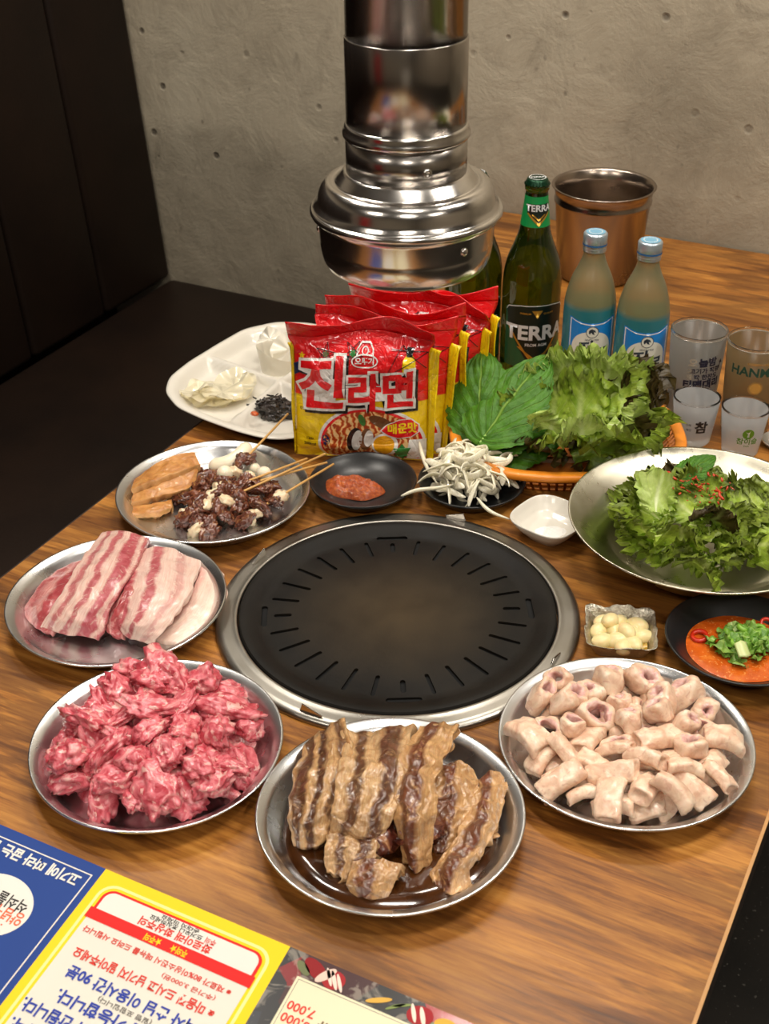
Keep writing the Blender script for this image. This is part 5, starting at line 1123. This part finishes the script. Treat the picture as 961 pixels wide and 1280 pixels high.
def doodle(cx, cy, r, rot):
    P = [(cx + r * math.sin(rot + 4 * PI * i / 5), cy + r * math.cos(rot + 4 * PI * i / 5)) for i in range(5)]
    return merge(*[fill2d([seg2(P[i], P[(i + 1) % 5], .0007)]) for i in range(5)])
def offs(poly, s, dx=0, dy=0):
    c = [sum(p[i] for p in poly) / len(poly) for i in (0, 1)]; return [(c[0] + (x - c[0]) * s + dx, c[1] + (y - c[1]) * s + dy) for x, y in poly]
def make_bag(label, seed, full=True):
    t = thing('noodle_pack', label, 'noodle pack', (0, 0, 0), 0, None); fn = bag_map(seed)
    def shell(u, v):
        if u <= .5: return bag_pt((u * 4 - 1) * BW / 2, v * BH, seed)
        x = (3 - u * 4) * BW / 2; p = bag_pt(x, v * BH, seed); return Vector((p.x, -p.y * .55 + (.018 if v > .9 else 0) * smooth((v - .86) / .14) * .8, p.z))
    nu = 88; bm = grid(nu, 44, shell, wrap_u=False)
    uvl = bm.loops.layers.uv.active
    for f in bm.faces:
        for lp in f.loops: q = lp[uvl].uv; lp[uvl].uv = (q[0] * 2 if q[0] <= .5 else 2 - q[0] * 2, q[1])
    bmesh.ops.remove_doubles(bm, verts=bm.verts, dist=2e-5)
    obj('film_body', bm, BAGM, t)
    def fin(sx, w0, w1, zt):
        def f(u, v):
            y = .002 + v * (BH - .012); e = bag_pt(sx * (BW / 2 - .001), y, seed); w_ = w0 + (w1 - w0) * v
            return (e.x + sx * w_ * u, -.001 - .010 * u * (1 if sx > 0 else .3) + .0012 * math.sin(u * 20) + .004 * math.sin(v * 9 + seed) * u, y + .0 * u)
        o = obj('end_fin', grid(8, 40, f), FYEL, t); s = o.modifiers.new('t', 'SOLIDIFY'); s.thickness = .0006
    fin(1, .008, .013, 1); fin(-1, .002, .004, 1)
    def tf(u, v):
        x = (u - .5) * BW * 1.06; p = bag_pt(max(-BW / 2, min(BW / 2, x / 1.06)), BH, seed)
        return (p.x, p.y - .014 * v * (.6 + .5 * math.sin(u * 7 + seed)), p.z + .016 * v * (1 + .3 * math.sin(u * 9 + seed)))
    o = obj('top_fin', grid(40, 6, tf), FRED, t); s = o.modifiers.new('t', 'SOLIDIFY'); s.thickness = .0006
    def art(name, bm, m, lvl):
        if not full and name in ('small_lettering', 'name_shadow', 'name_backing', 'name_lettering', 'mushroom_print', 'mushroom_inside', 'bowl_pattern'): bm.free(); return None
        return obj(name, conform(bm, fn, .00035 + lvl * .00022, .004), m, t)
    # bowl picture
    rb = lambda a, b, k=1: ell2(.018, .030, a, b)
    art('bowl_print', fill2d([[p for p in ell2(.014, .022, .064, .050, 60) if p[1] > .001 and p[0] < .0775]]), FWH, 0)
    art('bowl_print', fill2d([[p for p in ell2(.014, .022, .0605, .0465, 60) if p[1] > .001 and p[0] < .0770]]), FRED, 1)
    art('noodle_print', fill2d([[p for p in ell2(.014, .022, .0575, .0435, 60) if p[1] > .001 and p[0] < .0765]]), FNOOD, 2)
    art('bowl_pattern', fill2d([ell2(-.040, .026, .0045, .007, 12, .2)]), FNAVY, 2)
    art('mushroom_print', merge(fill2d([ell2(-.006, .028, .009, .016, 24, -.2)])), FBK, 3); art('mushroom_inside', fill2d([ell2(-.003, .028, .006, .013, 24, -.2)]), FGREY, 4)
    art('mushroom_print', merge(fill2d([ell2(.008, .030, .008, .014, 24, -.2)])), FBRN, 4); art('mushroom_inside', fill2d([ell2(.011, .031, .0055, .011, 24, -.2)]), FWH, 5)
    art('meat_print', fill2d([ell2(.026, .052, .016, .007, 20, -.4)]), FBRN, 3)
    art('egg_print', fill2d([ell2(.030, .024, .0155, .0150, 28)]), FWH, 5); art('yolk_print', fill2d([ell2(.029, .024, .0125, .0120, 28)]), FORG, 6)
    art('green_onion_print', fill2d([ell2(.003, .054, .004, .008, 14, .3)]), FGR, 5); art('herb_print', fill2d([star(.050, .014, .012, 6, .6)]), FGR, 6)
    art('chili_print', fill2d([ell2(.022, .007, .014, .006, 20, -.2)]), FRED, 7)
    art('panel_print', fill2d([[(.058, .030), (.0775, .030), (.0775, .006), (.055, .004)]]), FWH, 6)
    # hot-taste leaf
    lf = [(.026, .042), (.034, .050), (.046, .056), (.060, .056), (.068, .049), (.068, .040), (.060, .034), (.046, .033), (.034, .037)]
    art('flavour_leaf', fill2d([offs(lf, 1.08)]), FWH, 7); art('flavour_leaf', fill2d([lf]), FRED, 8); art('lettering', text2d('매운맛', .0135, .035, .050, .0445, .03, sx=.9), FYEL, 9)
    # big name
    def nshift(*bs):
        m_ = merge(*bs); bmesh.ops.translate(m_, verts=m_.verts, vec=(0, -.0085, 0)); return m_
    def name_txt(b): return nshift(text2d('진', .066, b, -.046, .100, .06, sx=1.0, shear=.12), text2d('라', .046, b * 1.4, .004, .094, .06, sx=.95, shear=.08), text2d('면', .046, b * 1.4, .044, .098, .06, sx=.95, shear=.08))
    b0 = name_txt(.085); bmesh.ops.translate(b0, verts=b0.verts, vec=(.0022, -.0028, 0)); art('name_shadow', b0, FBK, 4)
    art('name_backing', merge(name_txt(.075), fill2d([[(-.066, .0755), (-.028, .0715), (-.026, .1035), (-.060, .1095)]]), fill2d([[(-.010, .0775), (.062, .0815), (.062, .0995), (-.010, .0955)]])), FWH, 6); art('name_lettering', name_txt(.028), FRED, 8)
    art('navy_patch', fill2d([[(-.079, .116), (-.072, .120), (-.070, .108), (-.078, .102)]]), FNAVY, 3)
    art('small_lettering', merge(text2d('120g', .0048, .02, -.060, .026), text2d('500kcal', .0048, .02, -.060, .019)), FBK, 3)
    art('small_lettering', merge(text2d('진한 맛', .0042, .02, -.066, .062)), FBK, 3)
    # stars, maker's mark
    art('star_doodle', doodle(-.040, .131, .012, .2), FBK, 3); art('star_doodle', doodle(-.008, .1335, .012, .6), FBK, 3)
    art('star_fill', fill2d([star(-.040, .131, .0045, 5, .6, .2)]), film('film_olive', '#5c5a2a'), 2); art('star_fill', fill2d([star(-.008, .1335, .0045, 5, .6, .6)]), FGR, 2)
    art('star_print', fill2d([star(-.068, .128, .0045)]), FYEL, 3)
    mk = merge(fill2d([ell2(.014, .134, .0155, .0078, 30), ell2(.014, .134, .0140, .0064, 30)]), text2d('오뚜기', .0082, .03, .014, .1338), fill2d([[(.004 + 0, .140), (.004, .146), (.009, .152), (.019, .152), (.024, .146), (.024, .140), (.0225, .1405), (.0225, .1455), (.0185, .1505), (.0095, .1505), (.0055, .1455), (.0055, .1405)]]), fill2d([ell2(.014, .1445, .0040, .0040, 16), ell2(.014, .1445, .0028, .0028, 16)]))
    bmesh.ops.translate(mk, verts=mk.verts, vec=(-.008, -.0085, 0)); art('maker_mark', mk, FWH, 3)
    art('pencil_doodle', fill2d([[(.050, .112), (.064, .112), (.064, .128), (.057, .138), (.050, .128)]]), FYEL, 3); art('pencil_doodle', fill2d([[(.0535, .131), (.0605, .131), (.0610, .141), (.0530, .141)]]), FBK, 4)
    art('star_doodle', merge(fill2d([seg2((.030, .108), (.048, .142), .0008)]), fill2d([seg2((.048, .142), (.076, .118), .0008)]), fill2d([seg2((.036, .138), (.078, .136), .0008)]), fill2d([seg2((.078, .136), (.036, .112), .0008)])), FBK, 5)
    return t
bagA = make_bag('front noodle pack with the large red Korean name fully visible', 1.0)
lb = ['front noodle pack with the large red Korean name fully visible', 'second noodle pack from the front, its red top just behind', 'third noodle pack of the row with the maker mark showing', 'fourth noodle pack of the row leaning back', 'rearmost noodle pack whose red corner reaches the beer bottle']
bagB = make_bag(lb[1], 4.0, False)
spots = [(-.1740, -.868, 20, -7, 1.0), (-.1700, -.835, 15, -7, 1.00), (-.1610, -.802, 9, -3, 1.03), (-.1560, -.770, 5, -6, 1.02), (-.1490, -.738, 1, -2, 1.06)]
for i, (x, y, ang, lean, s) in enumerate(spots):
    o = bagA if i == 0 else bagB if i == 1 else copy_tree(bagA if i == 3 else bagB)
    o.location = (x, y, T + .003); o.rotation_euler = (math.radians(lean), math.radians((0, 2.5, -2, 2, -1.5)[i]), math.radians(ang)); o.scale = (s, s, s); tag(o, lb[i], 'noodle pack')

# ------------------------------------------------------------------ menu sheet
MY = -1.529; MH = .27
t = thing('menu_sheet', 'laminated three panel menu sheet lying upside down at the near table edge', 'menu', (0, 0, T))
t.location = (-.055, MY, T); t.rotation_euler = (0, 0, 0)
def lam(name, col): return plain(name, col, .55, 0, Specular_IOR_Level=.25)
NAVYM, YELM, IVM, REDM, INKB, INKR, INKG = lam('menu_navy', '#1f3f86'), lam('menu_yellow', '#f0cb1c'), lam('menu_ivory', '#dcd7cb'), lam('menu_red', '#e01f1c'), lam('menu_blue_ink', '#2b3f9e'), lam('menu_red_ink', '#d5382c'), lam('menu_grey_ink', '#5d5a58')
PALEY = lam('menu_pale_yellow', '#fae995'); MW = lam('menu_white', '#dfdbd3'); INKK = lam('menu_black_ink', '#2c2a2a'); INKO = lam('menu_orange_ink', '#e06a45')
k = NT('menu_photo'); v = k.coord('Object', (1, 1, 1)); a = k.noise(v, 45, 4, .6, 1.0); st = k.noise(k.coord('Object', (1, 1, 1), rot=(0, 0, .7)), 22, 3, .5, 3)
vo = k.n('TexVoronoi', {'feature': 'F1'}, Vector=v, Scale=26, Randomness=1).outputs['Color']; sv = k.n('SeparateXYZ', Vector=vo).outputs[0]
cc = k.ramp(sv, [(.0, '#16161a'), (.30, '#20242e'), (.42, '#1b1a1e'), (.52, '#7c1218'), (.62, '#9a1f22'), (.70, '#3a1418'), (.78, '#5b6a3a'), (.86, '#d2a040'), (.92, '#22252c'), (1.0, '#16161a')], 'CONSTANT')
cc = k.mix(k.math('MULTIPLY', k.ramp(a, [(.55, 0.0), (.62, 1.0)]), .30), cc, '#c9bfae'); k.p(Base_Color=cc, Roughness=.35, Coat_Weight=.5, Coat_Roughness=.12); PHO = k.m
SK = math.tan(math.radians(-4.3))
def mpt(x, y, z): return (x - y * SK * -1 if False else x + y * SK, y, z)
def mflat(name, bm, m, lvl, parent=None):
    bmesh.ops.triangulate(bm, faces=bm.faces)
    for v in bm.verts: v.co = Vector(mpt(v.co.x, v.co.y, .0016 + lvl * .00012))
    return obj(name, bm, m, parent or t, False)
def mtext(s, size, x, y, m, lvl=4, bold=.03, sx=1.0, name='lettering', parent=None, al='CENTER'):
    return mflat(name, text2d(s, size, bold, x, y, PI, sx, align=al), m, lvl, parent)
def panel(name, x0, x1, m):
    bm = bx(x0, x1, -MH, 0, 0, .0015)
    for v in bm.verts: v.co = Vector(mpt(*v.co))
    return obj(name, bm, m, t, False)
pa = panel('blue_panel', -.1715, 0, NAVYM); pb = panel('yellow_panel', .0, .1695, YELM); pc_ = panel('photo_panel', .1695, .3390, PHO)
# blue panel
bd = [(-.160, -.0100), (-.0060, -.0100), (-.0060, -.262), (-.160, -.262)]; mflat('border_line', fill2d([bd, [(-.1588, -.0111), (-.0071, -.0111), (-.0071, -.2608), (-.1588, -.2608)]]), MW, 1, pa)
mtext('고기에 따라 굽는 법', .0128, -.0125, -.0190, MW, 2, .035, .86, parent=pa, al='LEFT')
cb = mflat('white_disc', fill2d([ell2(-.062, -.068, .034, .029, 60)]), MW, 1, pa)
mtext('석쇠불판', .0135, -.034, -.0590, INKK, 2, .02, .8, parent=pa, al='LEFT'); mtext('양념구이', .0135, -.0300, -.0700, INKO, 2, .02, .8, parent=pa, al='LEFT'); mtext('· · · ·', .010, -.042, -.0800, INKO, 2, .02, parent=pa, al='LEFT')
# yellow panel
mflat('pale_border', fill2d([rr2(.0075, .162, -MH - .02, -.010, .014), rr2(.0100, .1595, -MH - .03, -.0125, .012)]), PALEY, 1, pb)
def mfit(st, size, xl, xr, y, m, lvl=6, bold=.02):
    """upside-down line of text squeezed between xl (its end) and xr (its start)"""
    bm = text2d(st, size, bold, align='LEFT'); xs = [v.co.x for v in bm.verts]; k_ = (xr - xl) / (max(xs) - min(xs))
    bm.transform(Matrix.Translation((xr, y, 0)) @ Matrix.Rotation(PI, 4, 'Z') @ Matrix.Diagonal((k_, 1, 1, 1)) @ Matrix.Translation((-min(xs), 0, 0)))
    return mflat('lettering', bm, m, lvl, pb)
mflat('ivory_panel', fill2d([[(.0125, -.044), (.1570, -.044), (.1570, -MH + .002), (.0125, -MH + .002)]]), IVM, 2, pb)
mflat('red_frame', fill2d([[p for p in rr2(.0125, .1570, -.0680, -.0150, .010)][:14] + [(.0125, -.0440), (.1570, -.0440)]]), REDM, 3, pb)
mflat('white_header', fill2d([[p for p in rr2(.0150, .1545, -.0560, -.0172, .008)][:14] + [(.0150, -.0360), (.1545, -.0360)]]), MW, 4, pb)
mflat('red_bar', fill2d([[(.0105, -.0355), (.1585, -.0355), (.1585, -.0455), (.0105, -.0455)]]), REDM, 5, pb)
mfit('화로아래 화상주의', .0086, .0522, .1166, -.0292, INKR, 6, .03); mfit('주의', .0058, .108, .117, -.0228, INKR); mfit('뜨거우니 조심하세요', .0050, .058, .105, -.0232, INKK); mfit('손대지 마세요', .0042, .066, .100, -.0192, INKK)
mfit('★주의', .0070, .064, .079, -.0405, YELM, 6, .03); mfit('주의★', .0070, .087, .102, -.0405, YELM, 6, .03)
mfit('※ 재료가 80%이상소진시 메뉴를 드려요 사립니다', .0062, .0168, .1482, -.0545, INKR)
mfit('(추가금 3,000원)', .0048, .094, .140, -.0640, INKR, 6, .01)
mfit('※ 마음껏 드시고 남기지 말아주세요', .0098, .0221, .1456, -.0745, INKR, 6, .025)
mfit('식사 손님 이용시간 90분', .0118, .0275, .1400, -.0905, INKB, 6, .03); mfit('(일행 포함입니다)', .0050, .062, .108, -.1010, INKG, 6, .01)
mfit('포장은 가능합니다.', .0122, .0320, .1300, -.1105, INKB, 6, .03); mfit('외부 음식 반입이 안됩니다.', .0122, .0130, .1400, -.1270, INKB, 6, .03); mfit('항상 감사합니다.', .0122, .0150, .1000, -.1440, INKB, 6, .03)
# photo panel with the price list
for (cx, cy, rx, ry, rot, m) in ((.196, -.0095, .012, .006, -.5, '#8a1c20'), (.205, -.011, .0035, .0095, -.6, '#e3c3b4'), (.212, -.012, .009, .008, .4, '#a0262a'), (.2125, -.012, .0016, .0085, .6, '#ead2c4'), (.2170, -.0125, .0014, .0080, .6, '#ead2c4'), (.2080, -.0110, .0014, .0080, .6, '#ead2c4'), (.187, -.0125, .0075, .0035, -.6, '#6d7350'), (.249, -.0125, .0100, .0022, .5, '#d6a548'), (.262, -.012, .008, .0012, .7, '#7f8f52'), (.266, -.009, .008, .0012, .5, '#7f8f52'), (.281, -.011, .010, .008, .3, '#9b2228'), (.283, -.011, .0018, .0080, .5, '#ecd5c6'), (.276, -.011, .0016, .0078, .5, '#ecd5c6'), (.300, -.010, .008, .005, .2, '#d9a63e'), (.313, -.011, .006, .003, .9, '#53703a')):
    mflat('food_photo', fill2d([ell2(cx, cy, rx, ry, 18, rot)]), lam('print_' + m[1:], m), 2 if rx > .004 else 3, pc_)
cp_ = mflat('cream_price_card', fill2d([[(.186, -.0205), (.332, -.0205), (.332, -.262), (.186, -.262)]]), lam('menu_cream', '#e3dabb'), 4, pc_)
mflat('card_line', fill2d([[(.188, -.0225), (.330, -.0225), (.330, -.260), (.188, -.260)], [(.1884, -.0229), (.3296, -.0229), (.3296, -.2596), (.1884, -.2596)]]), INKG, 5, pc_)
mtext('7,000', .0100, .1900, -.0440, INKR, 6, .02, parent=pc_, al='RIGHT'); mtext('3,000', .0100, .1900, -.0545, INKR, 6, .02, parent=pc_, al='RIGHT')
mtext('주류', .010, .2260, -.050, lam('menu_brown_ink', '#6b5636'), 6, .03, parent=pc_)
